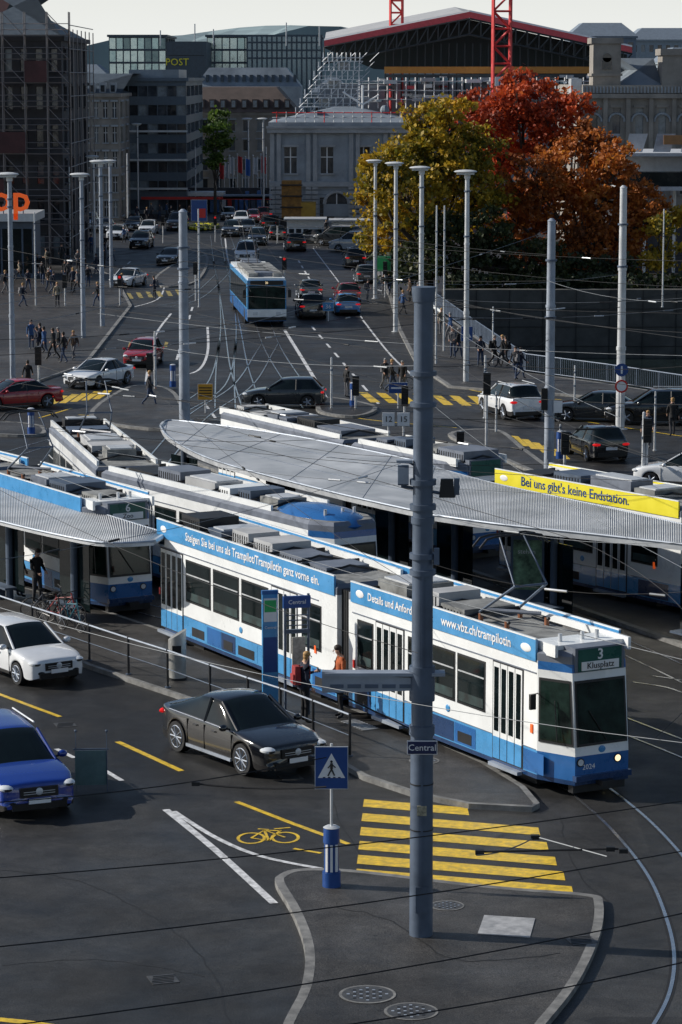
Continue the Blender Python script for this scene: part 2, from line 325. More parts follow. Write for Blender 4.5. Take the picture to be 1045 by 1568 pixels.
def section(b,L,cab=0,rear=0,lay=(),ad=None,admat=None,seed=1,pan=None,band=True,low=None,num=None,dest=None,cowl=0,lit=0):
    hw=1.12; low=low or TLB
    def outl(zz):
        s=.2*max(0,(zz-1.2))/2.1; pts=[]
        if rear: pts+=[(.0+s,.62),(.0+s,-.62),(.6,-hw)]
        else: pts+=[(0,hw),(0,-hw)]
        if cab: pts+=[(L-.95,-hw),(L-s,-.72),(L-s,.72),(L-.95,hw)]
        else: pts+=[(L,-hw),(L,hw)]
        if rear: pts+=[(.6,hw)]
        return pts
    cuts=[(.32,.42,TDB),(.42,.98,low),(.98,2.72,TW),(2.72,2.86,TW),(2.86,3.05,TB if cab or rear else TW),(3.05,3.22,TGR)]
    for z0,z1,m in cuts:
        o0,o1=outl(z0),outl(z1); nn=len(o0)
        for i in range(nn):
            j=(i+1)%nn; p,q=o0[i],o0[j]; mm=m
            isf=(p[0]>L-1 and q[0]>L-1 and cab) or (rear and p[0]<.65 and q[0]<.65)
            if isf:
                mm=TDB if z0<.4 else TB if z0<.98 else TW if z0<2.8 else TB if z0<3 else TGR
            elif z0>=2.86: mm=TW if z0<3 else TGR
            b.add([(*p,z0),(*q,z0),(*o1[j],z1),(*o1[i],z1)],[(0,1,2,3)],mm)
    o1=outl(3.22); ins=[((x-L/2)*.985+L/2,y*.9) for x,y in o1]; nn=len(o1)
    for i in range(nn):
        j=(i+1)%nn; b.add([(*o1[i],3.22),(*o1[j],3.22),(*ins[j],3.32),(*ins[i],3.32)],[(0,1,2,3)],TGR)
    b.poly([(*p,3.32) for p in ins],ROOFG); b.poly([(*p,.32) for p in outl(.32)][::-1],DARK)
    for x in (1.8,L-2.2):
        b.bb(x-.9,x+.9,-.9,.9,.1,.34,DARK)
        for xx in(-.6,.6):
            for y in(-.62,.62): b.cyl((x+xx,y-.06,.33),(x+xx,y+.06,.33),.33,DARK,n=14)
    for sd_ in(-1,1):
        y=sd_*hw
        if band:
            zt=3.52; m=admat or TLB
            b.bb(.15,L-(1.0 if cab else .1),y-.02*sd_,y+.035*sd_,3.02,zt,m)
            b.bb(.15,L-(1.0 if cab else .1),y-.02*sd_,y+.04*sd_,zt,zt+.03,TW)
        for x0,x1,k in lay:
            if k=='w':
                b.bb(x0,x1,y,y+.012*sd_,1.42,2.62,DARK); b.bb(x0+.05,x1-.05,y,y+.018*sd_,1.47,2.57,GLASS); b.bb(x0+.05,x1-.05,y,y+.026*sd_,2.2,2.235,LSTEEL)
                b.bb(x0+.09,x1-.09,y,y+.021*sd_,1.5,1.72,SEAT)
            elif k=='d':
                nn=4; dx=(x1-x0)/nn; b.bb(x0-.03,x1+.03,y,y+.008*sd_,.42,2.74,DARK)
                for i in range(nn):
                    a=x0+i*dx+.015; c=a+dx-.03
                    b.bb(a,c,y,y+.02*sd_,.45,2.7,TW); b.bb(a,c,y,y+.023*sd_,.45,.96,low)
                    b.bb(a+.05,c-.05,y,y+.03*sd_,1.1,2.6,GLASS)
                b.bb(x0,x1,y,y+.14*sd_,.28,.36,STEEL)
        x=.3; r=random.Random(seed+3)
        while x<L-1.3:
            w_=r.uniform(.7,1.4)
            if not any(a<x+w_ and c>x for a,c,k in lay if k=='d'):
                b.bb(x,x+w_-.03,y,y+.006*sd_,.45,.93,r.choice([TB,low,low,TDB,TB]))
                if r.random()<.4: b.bb(x+.15,x+w_-.2,y,y+.012*sd_,.5,.75,DARK)
            x+=w_
        b.bb(.2,L-1.,y,y+.02*sd_,2.74,2.765,TGR); b.bb(.2,L-1.,y,y+.01*sd_,.985,1.0,TGR)
        for x in (.25,L-1.2): b.bb(x,x+.08,y,y+.03*sd_,1.35,1.55,RED if x<1 else ORANGE)
        b.ball((L*.5,y+.01*sd_,1.2),(.1,.012,.09),TLB,10,6)
    if ad:
        for t,xc,sz in ad:
            b.text(t,sz,SW if admat is None else M('text_blue',(.01,.06,.2),.5),Matrix.Translation((xc,-hw-.042,3.27))@Matrix.Rotation(math.pi/2,4,'X'),off=.004)
        b.ball((.62,-hw-.04,3.28),(.2,.012,.1),SW,12,6)
        if cab and admat is None: b.ball((L-1.4,-hw-.04,3.28),(.22,.012,.1),SW,12,6)
    if cab:
        RX=Matrix.Rotation(math.pi/2,4,'Z')@Matrix.Rotation(math.pi/2,4,'X')
        def facet(p,q,z0,z1,mat,o_=.015,ins=.05):
            s0=.2*max(0,z0-1.2)/2.1; s1=.2*max(0,z1-1.2)/2.1
            d=Vector((q[0]-p[0],q[1]-p[1],0)); d.normalize(); nr=Vector((d.y,-d.x,0))
            a=Vector((p[0],p[1],0))+d*ins+nr*o_; c=Vector((q[0],q[1],0))-d*ins+nr*o_
            k0=(lambda u_: (0 if u_[0]<L-.5 else 1))
            b.add([Vector((a.x-s0*k0(p),a.y,z0)),Vector((c.x-s0*k0(q),c.y,z0)),Vector((c.x-s1*k0(q),c.y,z1)),Vector((a.x-s1*k0(p),a.y,z1))],[(0,1,2,3)],mat)
        c1,c2,c3,c4=(L-.95,-hw),(L,-.72),(L,.72),(L-.95,hw)
        for p,q in((c1,c2),(c2,c3),(c3,c4)):
            facet(p,q,1.2,2.68,DARK,.012,.04); facet(p,q,1.26,2.62,GLASSG,.02,.09)
        if cowl:
            b.ball((L-2.1,0,3.16),(2.0,1.06,.42),TB,18,8)
        else:
            b.bb(L-.6,L-.14,-.66,.66,2.86,3.42,TGR); b.bb(L-.15,L-.12,-.58,.58,2.88,3.38,DGREEN)
            b.bb(L-1.5,L-.6,-.95,.95,3.3,3.42,TW)
        if dest:
            b.bb(L-.12,L-.105,-.5,.5,2.9,3.1,SW); b.text(dest[0],.34,SW,Matrix.Translation((L-.11,0,3.24))@RX,off=.005); b.text(dest[1],.2,BLACK,Matrix.Translation((L-.1,0,3.0))@RX)
        if num: b.text(num,.17,SW,Matrix.Translation((L+.012,-.36,.72))@RX)
        for y in(-.58,.42):
            b.cyl((L-.02,y,.84),(L+.02,y,.84),.1,DARK,n=14); b.cyl((L,y,.84),(L+.025,y,.84),.075,LAMPON if (lit and y>0) else HEADL,n=14)
        b.ball((L,0,1.09),(.012,.1,.08),TLB,10,6)
        b.bb(L-.05,L+.1,-.75,.75,.42,.55,TDB); b.bb(L-.1,L+.28,-.16,.16,.3,.42,DARK); b.bb(L-.3,L-.1,-.7,.7,.12,.32,DARK)
        b.cyl((L+.03,.1,1.3),(L-.03,-.35,2.0),.015,BLACK,n=5); b.cyl((L-.35,-.98,1.3),(L-.5,-.95,2.2),.014,BLACK,n=5)
        b.cyl((L-.95,-hw,2.3),(L-.7,-hw-.25,2.35),.015,BLACK,n=5); b.bb(L-.78,L-.70,-hw-.34,-hw-.2,2.0,2.35,BLACK)
        for y in(-.5,.1,.5): b.cyl((L-1,y,3.4),(L-1,y,3.6),.05,LSTEEL,n=8)
    roofgear(b,L-(2.8 if cowl else 0),seed,pan=pan)
    if pan is not None: panto(b,pan)
def tram(name,pts,cfg):
    b=B(); N=len(pts)-1
    for i in range(N):
        p,q=Vector(pts[i][:2]),Vector(pts[i+1][:2]); d=q-p; L=d.length; h=math.atan2(d.y,d.x); d.normalize(); c=p+Vector((-d.y,d.x))*1.12
        g=.32 if i>0 else 0; last=(i==N-1)
        k=dict(cfg[i]); LL=L-g+(.85 if k.get('cab') else -.3 if not last else 0)
        b.T=Matrix.Translation((c.x+d.x*g,c.y+d.y*g,0))@Matrix.Rotation(h,4,'Z')
        section(b,LL,**k)
        if i>0:
            for j in range(6): b.bb(-g-.32+j*.11,-g-.32+j*.11+.07,-.98,.98,.5,3.2,DARK)
            b.bb(-g-.35,.02,-.9,.9,.45,3.15,BLACK)
    return b.obj(name,smooth=30)
R0,J0,F0=P(240,962,.3),P(525,1078,.3),P(826,1196,.3)
L1=(J0-R0).length
lay1=[(.35,1.75,'d'),(1.95,3.5,'w'),(3.65,5.2,'w'),(5.35,6.9,'w'),(7.1,8.5,'d'),(8.75,9.8,'w')]
lay1=[(a*L1/10.9,c*L1/10.9,k) for a,c,k in lay1]
lay2=[(.45,1.25,'w'),(1.4,2.75,'d'),(2.95,3.75,'w'),(3.9,5.15,'w'),(5.25,6.5,'w'),(6.85,8.1,'d')]
tram('tram',[R0,J0,F0],[dict(rear=1,lay=lay1,seed=11,ad=[('Steigen Sie bei uns als Trampilot/Trampilotin ganz vorne ein.',L1*.54,.33),]),
  dict(cab=1,lay=lay2,seed=5,pan=5.9,ad=[('Details und Anforderungen:',2.6,.28),('www.vbz.ch/trampilotin',6.1,.32)],num='2024',dest=('3','Klusplatz'),lit=1)])
F2=P(130,925,.3); J2=F2+Vector((-.50,.866,0))*8.6; Rr2=J2+Vector((-.55,.83,0))*10
tram('tram',[Rr2,J2,F2],[dict(rear=1,lay=lay1,seed=3),dict(cab=1,lay=lay2,seed=8,pan=1.9,dest=('6','Zoo'))])
gen=[(.4,1.8,'d'),(2,3.4,'w'),(3.6,5,'w'),(5.2,6.6,'d'),(6.8,8.,'w')]
lay3=[(.4,1.8,'w'),(2,3.4,'d'),(3.6,5,'w'),(5.2,6.8,'w'),(7,8.4,'d'),(8.6,10,'w'),(10.2,11.2,'w')]
tram('tram',[Vector((-10.9,104.6)),Vector((-8.0,92.3)),Vector((-.9,81.1))],[dict(rear=1,lay=lay3,seed=21,pan=5,band=False),dict(cab=1,lay=lay3,seed=22,band=False,cowl=1)])
tram('tram',[Vector((-4.9,108.9)),Vector((.2,99.4)),Vector((3.5,93.9))],[dict(rear=1,lay=gen,seed=31,band=False),dict(cab=1,lay=gen[:3],seed=32,band=False)])
tram('tram',[Vector((4.9,90.9)),Vector((10.3,83.3)),Vector((16.5,74.6))],[dict(rear=1,lay=gen,seed=41,admat=SYEL,ad=[('Bei uns gibt\'s keine Endstation.',4.1,.42)]),dict(cab=1,lay=gen,seed=42,pan=3,admat=SYEL)])
# ---------- shelters ----------
CAN=M('canopy_sheet',(.44,.455,.47),.42,.15,noise=.3,scale=.5)
def canopy(name,front,back,z,th=.16,ribs=0,posts=()):
    b=B(); fr=smooth_line([P(u,v,z) for u,v in front],6); bk=smooth_line([P(u,v,z) for u,v in back],6)
    n=len(fr)
    for i in range(n-1):
        for z0,mm,fl in((z,CAN,0),(z-th,STEEL,1)):
            q=[fr[i],fr[i+1],bk[i+1],bk[i]]; b.poly([(p.x,p.y,z0) for p in (q if not fl else q[::-1])],mm)
        for e in(fr,bk): b.add([(e[i].x,e[i].y,z-th),(e[i+1].x,e[i+1].y,z-th),(e[i+1].x,e[i+1].y,z+.03),(e[i].x,e[i].y,z+.03)],[(0,1,2,3)],LSTEEL)
    for e in(fr,bk):
        for i in range(n-1): b.cyl(e[i]+Vector((0,0,.02)),e[i+1]+Vector((0,0,.02)),.035,STEEL,n=6)
    for e in((fr[0],bk[0]),(fr[-1],bk[-1])): b.cyl(e[0],e[1],.08,LSTEEL,n=6)
    if ribs:
        for k in range(int((n-1)*ribs)):
            t=k/ribs; i=int(t); f_=t-i
            a=fr[i].lerp(fr[min(i+1,n-1)],f_); c=bk[i].lerp(bk[min(i+1,n-1)],f_); b.cyl(a+Vector((0,0,.02)),c+Vector((0,0,.02)),.028,CAN,n=4)
    else:
        for i in range(0,n,4): b.cyl(fr[i],bk[i],.012,DSTEEL,n=4)
        for t in(.35,.7):
            for i in range(n-1): b.cyl(fr[i].lerp(bk[i],t),fr[i+1].lerp(bk[i+1],t),.01,DSTEEL,n=4)
    for t in posts:
        i=int(t*(n-1)); c=(fr[i]+bk[i])/2; b.cyl((c.x,c.y,.1),(c.x,c.y,z-th),.11,DSTEEL,n=12)
        b.cyl((fr[i].x*.9+c.x*.1,fr[i].y*.9+c.y*.1,z-th-.05),(bk[i].x*.9+c.x*.1,bk[i].y*.9+c.y*.1,z-th-.05),.06,DSTEEL,n=6)
        b.box((c.x,c.y+.2,1.4),(1.9,.03,2.0),GLASS,rz=-1.0); b.box((c.x-.3,c.y,.55),(1.5,.4,.06),DSTEEL,rz=-1.0); b.box((c.x-.3,c.y,.3),(.1,.3,.45),DSTEEL,rz=-1.0)
    return b.obj(name,smooth=30)
canopy('tram_stop_canopy',[(246,653),(262,672),(330,706),(500,752),(640,784)],[(250,648),(275,645),(430,665),(560,690),(662,712)],3.32,posts=(.3,.6,.9))
canopy('tram_stop_canopy',[(641,786),(760,803),(900,818),(1080,838),(1250,856)],[(664,716),(760,742),(900,772),(1080,812),(1250,852)],3.29,ribs=9,posts=(.15,.45,.75))
canopy('tram_stop_shelter',[(-80,778),(0,799),(80,818),(160,832),(236,830)],[(-80,722),(0,743),(70,762),(145,784),(255,818)],3.05,th=.1,ribs=5,posts=(.3,.65))
b=B(); c=P(808,950)
b.box((c.x,c.y,1.5),(1.0,.25,2.2),DSTEEL,rz=-.2); b.box((c.x-.02,c.y-.13,1.7),(.85,.02,1.5),M('poster',(.15,.25,.15),.5,noise=.9,scale=3),rz=-.2); b.text('stehen',.2,SW,TR(c.x-.05,c.y-.16,2.1,math.pi/2,-.2)); b.obj('advertising_pillar')
# ---------- poles ----------
LH=M('lamp_head',(.62,.64,.65),.35); LL_=M('lamp_lens',(.5,.52,.5),.2)
def pole(name,u,vb,vt,wd,mat=STEEL,lamp=0,top=.75,extra=None):
    p=P(u,vb); H=A(u,vt,p.y).z; b=B()
    r=wd/2
    b.cyl((0,0,0),(0,0,.04),r*1.7,mat,n=16); b.cyl((0,0,.03),(0,0,H*.33),r,mat,r*.95,16); b.cyl((0,0,H*.33),(0,0,H*.345),r*1.08,mat,n=16)
    b.cyl((0,0,H*.345),(0,0,H*.66),r*.9,mat,r*.86,16); b.cyl((0,0,H*.66),(0,0,H*.67),r*.98,mat,n=16); b.cyl((0,0,H*.67),(0,0,H),r*.84,mat,r*top,16)
    b.cyl((0,0,H),(0,0,H+r*.5),r*top*1.15,mat,r*.3,16); b.bb(-r*.5,r*.5,-r*1.04,-r*.8,.6,1.1,mat)
    if lamp:
        b.ball((-.1,-.05,H+.05),(.62,.34,.11),LH,14,6); b.bb(-.55,.35,-.3,.2,H-.1,H-.01,LL_); b.cyl((0,0,H-.3),(0,0,H+.05),r*1.1,LH,n=10)
    for k in range(2):
        zz=H*R.uniform(.55,.92); b.cyl((0,0,zz),(0,0,zz+.08),r*1.12,DSTEEL,n=12)
    if extra: extra(b,H,r,p)
    return b.obj(name,loc=p,smooth=40)
def central(b,H,r,p):
    def zz(v): return A(648,v,p.y).z
    for v in (742,780,855,880): b.cyl((0,0,zz(v)),(0,0,zz(v)+.1),r*1.1,DSTEEL,n=16)
    b.cyl((0,0,H-.02),(0,0,H+.25),r*.9,DSTEEL,r*1.0,16)
    b.box((-.36,.05,zz(728)),(.2,.16,.36),DSTEEL); b.bb(-.46,-.26,-.06,-.03,zz(728)-.15,zz(728)+.15,STEEL)
    b.box((.44,.05,zz(748)),(.28,.14,.34),DARK,taper=.8); b.box((.62,.1,zz(746)),(.1,.14,.3),DSTEEL); b.cyl((-.4,.05,zz(745)),(.6,.05,zz(760)),.03,DSTEEL)
    b.box((-.34,0,zz(706)),(.3,.2,.05),STEEL); b.cyl((-.3,0,zz(706)),(0,0,zz(720)),.02,DSTEEL)
    z0=zz(1048)
    vs=[(-1.85,-.1,z0-.14),(-.2,-.1,z0-.1),(-.2,-.1,z0+.14),(-1.85,-.1,z0+.26),(-1.85,.1,z0-.14),(-.2,.1,z0-.1),(-.2,.1,z0+.14),(-1.85,.1,z0+.26)]
    b.add(vs,[(0,1,2,3),(5,4,7,6),(3,2,6,7),(1,0,4,5),(0,3,7,4),(1,5,6,2)],STEEL); b.bb(-1.8,.42,-.16,.16,z0+.18,z0+.24,STEEL)
    for i in range(5): b.bb(-1.7+i*.32,-1.45+i*.32,-.115,-.1,z0-.05,z0+.02,DSTEEL)
    b.cyl((0,0,z0-.3),(0,0,z0+.35),r*1.08,DSTEEL,n=16); b.cyl((-1.7,0,z0-.1),(-.1,0,z0-.9),.015,DARK)
    z1=zz(1140); b.box((0,-r-.03,z1),(.56,.03,.26),SW); b.box((0,-r-.05,z1),(.53,.02,.23),M('sign_navy',(.01,.02,.08),.4)); b.text('Central',.17,SW,TR(0,-r-.065,z1,math.pi/2))
    b.box((.25,-r*.6,zz(850)),(.1,.1,.3),DSTEEL)
    for v in(1200,1270): b.cyl((0,0,zz(v)),(0,0,zz(v)+.02),r*1.02,DARK,n=16)
    b.bb(-r*.4,r*.4,-r*1.05,-r*.9,zz(1245),zz(1230),M('sticker',(.3,.28,.2),.5,noise=.6,scale=20))
    b.bb(-.02,.02,-r*1.02,-r*.8,zz(1400),zz(880),DSTEEL)
pole('tram_line_pole',645,1441,460,.44,DSTEEL,extra=central,top=.8)
def sigA(b,H,r,p):
    b.bb(-.35,-.1,-.2,0,2.6,3.5,BLACK); b.bb(.15,.5,-.25,-.2,2.5,3.,SW)
pole('tram_line_pole',283,645,324,.52,STEEL); pole('tram_line_pole',841,724,338,.42,STEEL,extra=sigA); pole('tram_line_pole',950,657,287,.42,LSTEEL)
for u,vb,vt,wd in((714,587,264,.3),(645,552,258,.32),(606,508,251,.3),(575,457,247,.3),(20,592,268,.3),(128,520,268,.3),(157,502,248,.3),(171,442,247,.3)): pole('street_lamp',u,vb,vt,wd,LSTEEL if u>500 else STEEL,lamp=1)
for u,vb,vt,wd in((268,322,186,.22),(404,330,182,.25),(381,318,182,.22),(408,318,225,.22),(212,330,190,.2),(371,312,242,.2),(357,310,240,.2),(1025,330,232,.3),(560,330,190,.25),(330,300,215,.2),(145,400,240,.25),(108,400,255,.25),(285,318,240,.18),(240,325,250,.2),(395,322,240,.16),(425,340,262,.2),(595,345,185,.22),(196,340,235,.2),(300,325,225,.18)): pole('street_lamp',u,vb,vt,wd,LSTEEL,lamp=1 if u in(268,404,212,560,1025,381,595,145) else 0)
# flag poles in front of the station
FL=[M('flag_white',(.6,.6,.6),.8),M('flag_red',(.5,.04,.04),.8),M('flag_blue',(.05,.15,.45),.8)]
for i,(u,vb,vt) in enumerate(((352,318,238),(364,320,236),(376,322,240),(388,322,238),(400,324,236),(414,326,240),(344,316,244),(336,314,246))):
    p=P(u,vb); H=A(u,vt,p.y).z; b=B(); b.cyl((0,0,0),(0,0,H),.07,LSTEEL,.05,8); b.ball((0,0,H),.12,LSTEEL,8,5); m=FL[i%3]
    fv=[];
    for k in range(6):
        for j in range(2): fv.append((.07+k*.11,.08*math.sin(k*1.3),H-.2-j*2.0-k*.03))
    b.add(fv,[(2*k,2*k+1,2*k+3,2*k+2) for k in range(5)],m); b.obj('flag_pole',loc=p)
for u,vb,vt,wd in((508,628,548,.13),(238,598,508,.15),(985,744,632,.16),(668,560,315,.12),(680,540,315,.12),(858,700,650,.1),(743,640,545,.12),(305,470,320,.12),(1015,470,320,.12),(755,560,470,.1),(55,470,325,.12),(760,665,600,.1),(1003,690,600,.1),(880,640,560,.1)): pole('sign_post',u,vb,vt,wd,LSTEEL)
# ---------- wires ----------
b=B()
def wire(u0,v0,u1,v1,z0=6,z1=None,r=.012,m=WIRE,sag=.25):
    a=P(u0,v0,z0); c=P(u1,v1,z0 if z1 is None else z1); n_=8; pr=None
    for i in range(n_+1):
        t=i/n_; p=a.lerp(c,t); p.z-=sag*4*t*(1-t)
        if pr is not None: b.cyl(pr,p,r,m,n=4,caps=False)
        pr=p
for w_ in((-20,1346,1065,1224,6),(-20,1452,1065,1300,6.2),(-20,1575,1065,1395,6.4),(200,1610,1065,1470,6.6),(-20,1230,500,1160,5.8)): wire(*w_,r=.008,m=WIRE,sag=.1)
wire(298,1200,500,1205,5.6,r=.014,sag=.05); wire(730,1310,815,1285,5.6,r=.010,m=WIREL,sag=.05); wire(815,1280,930,1312,5.6,r=.010,m=WIREL,sag=0); wire(730,1305,960,1300,5.6,r=.014,sag=.0)
for u,v in((300,1200),(735,1305),(820,1282),(935,1300),(955,1303)): c=P(u,v,5.6); b.box(c,(.12,.08,.06),DARK)
WL=[(-20,925,1065,1140,5.6),(-20,690,1065,1015,6),(-20,740,640,1000,6),(300,480,1065,600,6.5),(-20,545,1065,445,7),(-20,600,850,350,7.5),(150,480,1065,545,7),(283,380,1065,520,7.5),(-20,420,1065,480,8),
   (-20,640,1065,740,6),(150,690,1065,760,6),(-20,860,640,700,6),(20,400,283,370,7),(283,360,645,480,8),(645,560,841,520,8),(640,600,1065,880,6.5),(650,470,950,640,6.5),(700,640,1065,640,7),(240,600,640,900,6),(60,560,500,640,6.5),(840,430,1065,460,8),(600,430,950,420,7),(283,420,600,300,8),(645,480,950,470,9),(300,520,760,430,7.5),(-20,500,283,430,7.5),(-20,470,400,360,8),(290,600,850,690,6.3),(500,700,1065,690,6.2),(650,860,1065,905,6),(575,450,1065,455,7),(600,480,1065,470,7),
   (500,380,1065,440,7.5),(650,450,1065,510,7),(-20,395,283,400,8),(100,440,640,420,7.5),(640,780,1065,830,6),(640,540,1065,560,7),(300,640,640,700,6),(700,560,1065,720,6.5),(180,520,640,560,7),
   (-20,440,640,520,7.5),(283,400,841,430,8),(-20,520,520,470,7),(160,340,645,420,8),(283,345,1065,400,8.5),(400,330,841,390,8),(-20,580,640,620,6.8),(20,340,440,330,8),(128,330,600,345,8.5),(645,640,1065,600,7),(430,560,1065,620,6.8),(90,660,640,660,6.2),(0,380,640,455,8)]
for i,w_ in enumerate(WL): wire(*w_,r=.0065 if w_[1]>630 or w_[3]>800 else .0095,m=WIREL if (i%5<2 and i<41) else WIRE,sag=.3)
for px in (TRK[0],TRK[1],TRK[6]):
    pts=smooth_line([P(u,v,0)+Vector((0,0,5.6)) for u,v in px],5)
    for i in range(len(pts)-1): b.cyl(pts[i],pts[i+1],.008,WIRE,n=4,caps=False)
pts=[p+Vector((0,0,5.6)) for p in smooth_line(off(rA,.5),6)]
for i in range(len(pts)-1): b.cyl(pts[i],pts[i+1],.008,WIRE,n=4,caps=False)
for _ in range(90):
    u0,v0,u1,v1,zz=R.choice(WL[3:]); t=R.uniform(.1,.9); a=P(u0,v0,zz); q=P(u1,v1,zz); c=a.lerp(q,t); c.z-=.3*4*t*(1-t); d=(q-a).normalized()
    b.cyl(c,c+d*R.uniform(.25,.6),.028,R.choice([WIREL,WIRE,LSTEEL]),n=6)
b.obj('overhead_wires',smooth=0)
# ---------- cars ----------
KIND={'hatch':(4.0,1.74,1.48,.03,.14,.52,.72,.31),'suv':(4.6,1.88,1.66,.03,.13,.54,.73,.36),'coupe':(4.73,1.9,1.6,.06,.34,.54,.73,.38),'sedan':(4.6,1.82,1.44,.13,.30,.54,.73,.33),'van':(4.9,1.95,1.95,.02,.08,.62,.8,.34)}
def paint(name,c,r=.18): return M('paint_'+name,c,r,0,noise=.06,scale=2,coat=1.,rnoise=.04)
PT={'black':paint('black',(.005,.006,.008)),'white':paint('white',(.72,.74,.76)),'blue':paint('blue',(.004,.035,.26)),'red':paint('red',(.32,.01,.015)),'grey':paint('grey',(.1,.11,.12)),'silver':paint('silver',(.4,.42,.44)),'sky':paint('sky',(.05,.22,.5)),'dark':paint('dark',(.018,.022,.026)),'yellow':paint('yellow',(.6,.4,.02))}
def car(name,cx,cy,hdeg,kind='hatch',col='black',near=False):
    L,W,H,x1,x2,x3,x4,Rw=KIND[kind]; pm=PT[col]; Ra=Rw+.055; wr_,wf_=.195*L,.80*L
    X=[0,.012*L,x1*L,x2*L,x3*L,x4*L,.97*L,L,(x2+x3)/2*L,.88*L]
    for c in(wr_,wf_): X+=[c-Ra*1.02,c-Ra*.99,c-Ra*.7,c-Ra*.3,c+Ra*.3,c+Ra*.7,c+Ra*.99,c+Ra*1.02]
    X=sorted(set(round(t,4) for t in X)); X2=[X[0]]
    for t in X[1:]:
        if t-X2[-1]>.008: X2.append(t)
    X=X2
    belt=lambda x:H*(.635-.035*(x/L)/.72) if x<x4*L else H*(.60-.13*((x-x4*L)/(L-x4*L))**1.6)
    def g(x):
        t=x/L
        if t<=x1 or t>=x4: return 0.
        if t<x2: return (t-x1)/(x2-x1)
        if t>x3: return (x4-t)/(x4-x3)
        return 1.
    def roofz(x):
        t=x/L; k=.0
        if kind=='coupe' and t<x3: k=.06*((x3-t)/x3)**2
        return H*(1-k) - (.03*H if t>x3-.001 else 0) - (.03*H if t<x2+.001 else 0)
    vs=[];rows=[]
    for x in X:
        t=x/L; e=max(0,(abs(t-.5)-.36)/.14); w=W/2*(1-.17*e*e)
        zb=.22
        for c in(wr_,wf_):
            if abs(x-c)<Ra: zb=max(zb,Rw+math.sqrt(max(0,Ra*Ra-(x-c)**2)))
        if t<.02 or t>.98: zb=.3
        bz=belt(x); gg=g(x); rz=roofz(x); rw=W/2*.70
        A4=Vector((w*.80,bz+.02)).lerp(Vector((rw,rz-.07)),gg); A5=Vector((w*.5,bz+.035)).lerp(Vector((rw*.7,rz-.01)),gg); A6=Vector((0,bz+.045)).lerp(Vector((0,rz+.01)),gg)
        zm=max(zb+.03,.62*bz)
        if t>.99: bz-=.04
        rows.append([(w*.97,zb),(w*.985,max(zb+.015,zb*.5+zm*.5)),(w,zm+.02),(w*.975,bz-.05),(w*.93,bz),(A4.x,A4.y),(A5.x,A5.y),(A6.x,A6.y)])
    n=8
    def shift(x,z):
        if x>.99*L: return x-.16*max(0,(z-.5))
        if x<.005*L: return x+.10*max(0,(z-.6))
        return x
    for xs,sec in zip(X,rows):
        vs+=[(shift(xs,z),-yy,z) for yy,z in sec]+[(shift(xs,z),yy,z) for yy,z in sec[-2::-1]]
    m=2*n-1; fs=[];fm=[]
    for i in range(len(X)-1):
        xm=(X[i]+X[i+1])/2/L
        for j in range(m-1):
            jj=j if j<n-1 else m-2-j
            mat=pm
            if jj==4 and x1+.03<xm<x4-.0: mat=GLASS
            if jj in(5,6) and ((x1<xm<x2) or (x3<xm<x4)): mat=GLASS
            if jj==0 and kind in('suv','coupe'): mat=BLACK
            fs.append((i*m+j,(i+1)*m+j,(i+1)*m+j+1,i*m+j+1)); fm.append(mat)
    fs.append(tuple(range(m-1,-1,-1))); fm.append(pm); k=(len(X)-1)*m; fs.append(tuple(k+i for i in range(m))); fm.append(pm)
    me=bpy.data.meshes.new('tmp'); me.from_pydata(vs,[],fs); mats=[pm,GLASS,BLACK]
    for q in mats: me.materials.append(q)
    me.polygons.foreach_set('material_index',[mats.index(q) for q in fm]); me.update()
    bm=bmesh.new(); bm.from_mesh(me); cl=bm.edges.layers.float.new('crease_edge')
    for e in bm.edges:
        if len(e.link_faces)==2 and e.link_faces[0].material_index!=e.link_faces[1].material_index: e[cl]=.75
        if len(e.link_faces)==1: e[cl]=1.
    bmesh.ops.recalc_face_normals(bm,faces=bm.faces)
    bm.to_mesh(me); bm.free()
    o=bpy.data.objects.new('tmp',me); sc.collection.objects.link(o); sm=o.modifiers.new('s','SUBSURF'); sm.levels=2 if near else 1
    dg=bpy.context.evaluated_depsgraph_get(); m2=bpy.data.meshes.new_from_object(o.evaluated_get(dg))
    b=B(); b.T=Matrix.Translation((-L/2,0,0))
    for v in m2.vertices: b.v.append(tuple(b.T@v.co))
    for p in m2.polygons: b.f.append(list(p.vertices)); b.m.append(b.mi(mats[p.material_index]))
    bpy.data.objects.remove(o); bpy.data.meshes.remove(m2); bpy.data.meshes.remove(me)
    b.bb(.12*L,.9*L,-W/2+.24,W/2-.24,.17,.5*H,BLACK)
    for s_ in(-1,1):
        yw=s_*(W/2-.005)
        for c in(wr_,wf_):
            NS=24 if near else 14; NK=10 if near else 5
            b.cyl((c,yw-s_*.22,Rw),(c,yw,Rw),Rw,DARK,Rw*.97,NS); b.cyl((c,yw-s_*.2,Rw),(c,yw+s_*.004,Rw),Rw*.7,BLACK,n=NS)
            b.cyl((c,yw,Rw),(c,yw+s_*.008,Rw),Rw*.14,LSTEEL,n=10)
            for k in range(NK):
                a=2*math.pi*k/NK; b.cyl((c,yw+s_*.005,Rw),(c+Rw*.66*math.cos(a),yw+s_*.006,Rw+Rw*.66*math.sin(a)),.018 if near else .035,STEEL,n=4)
            if near:
                for k in range(NS):
                    a0,a1=2*math.pi*k/NS,2*math.pi*(k+1)/NS; b.cyl((c+Rw*.69*math.cos(a0),yw+s_*.004,Rw+Rw*.69*math.sin(a0)),(c+Rw*.69*math.cos(a1),yw+s_*.004,Rw+Rw*.69*math.sin(a1)),.012,STEEL,n=4)
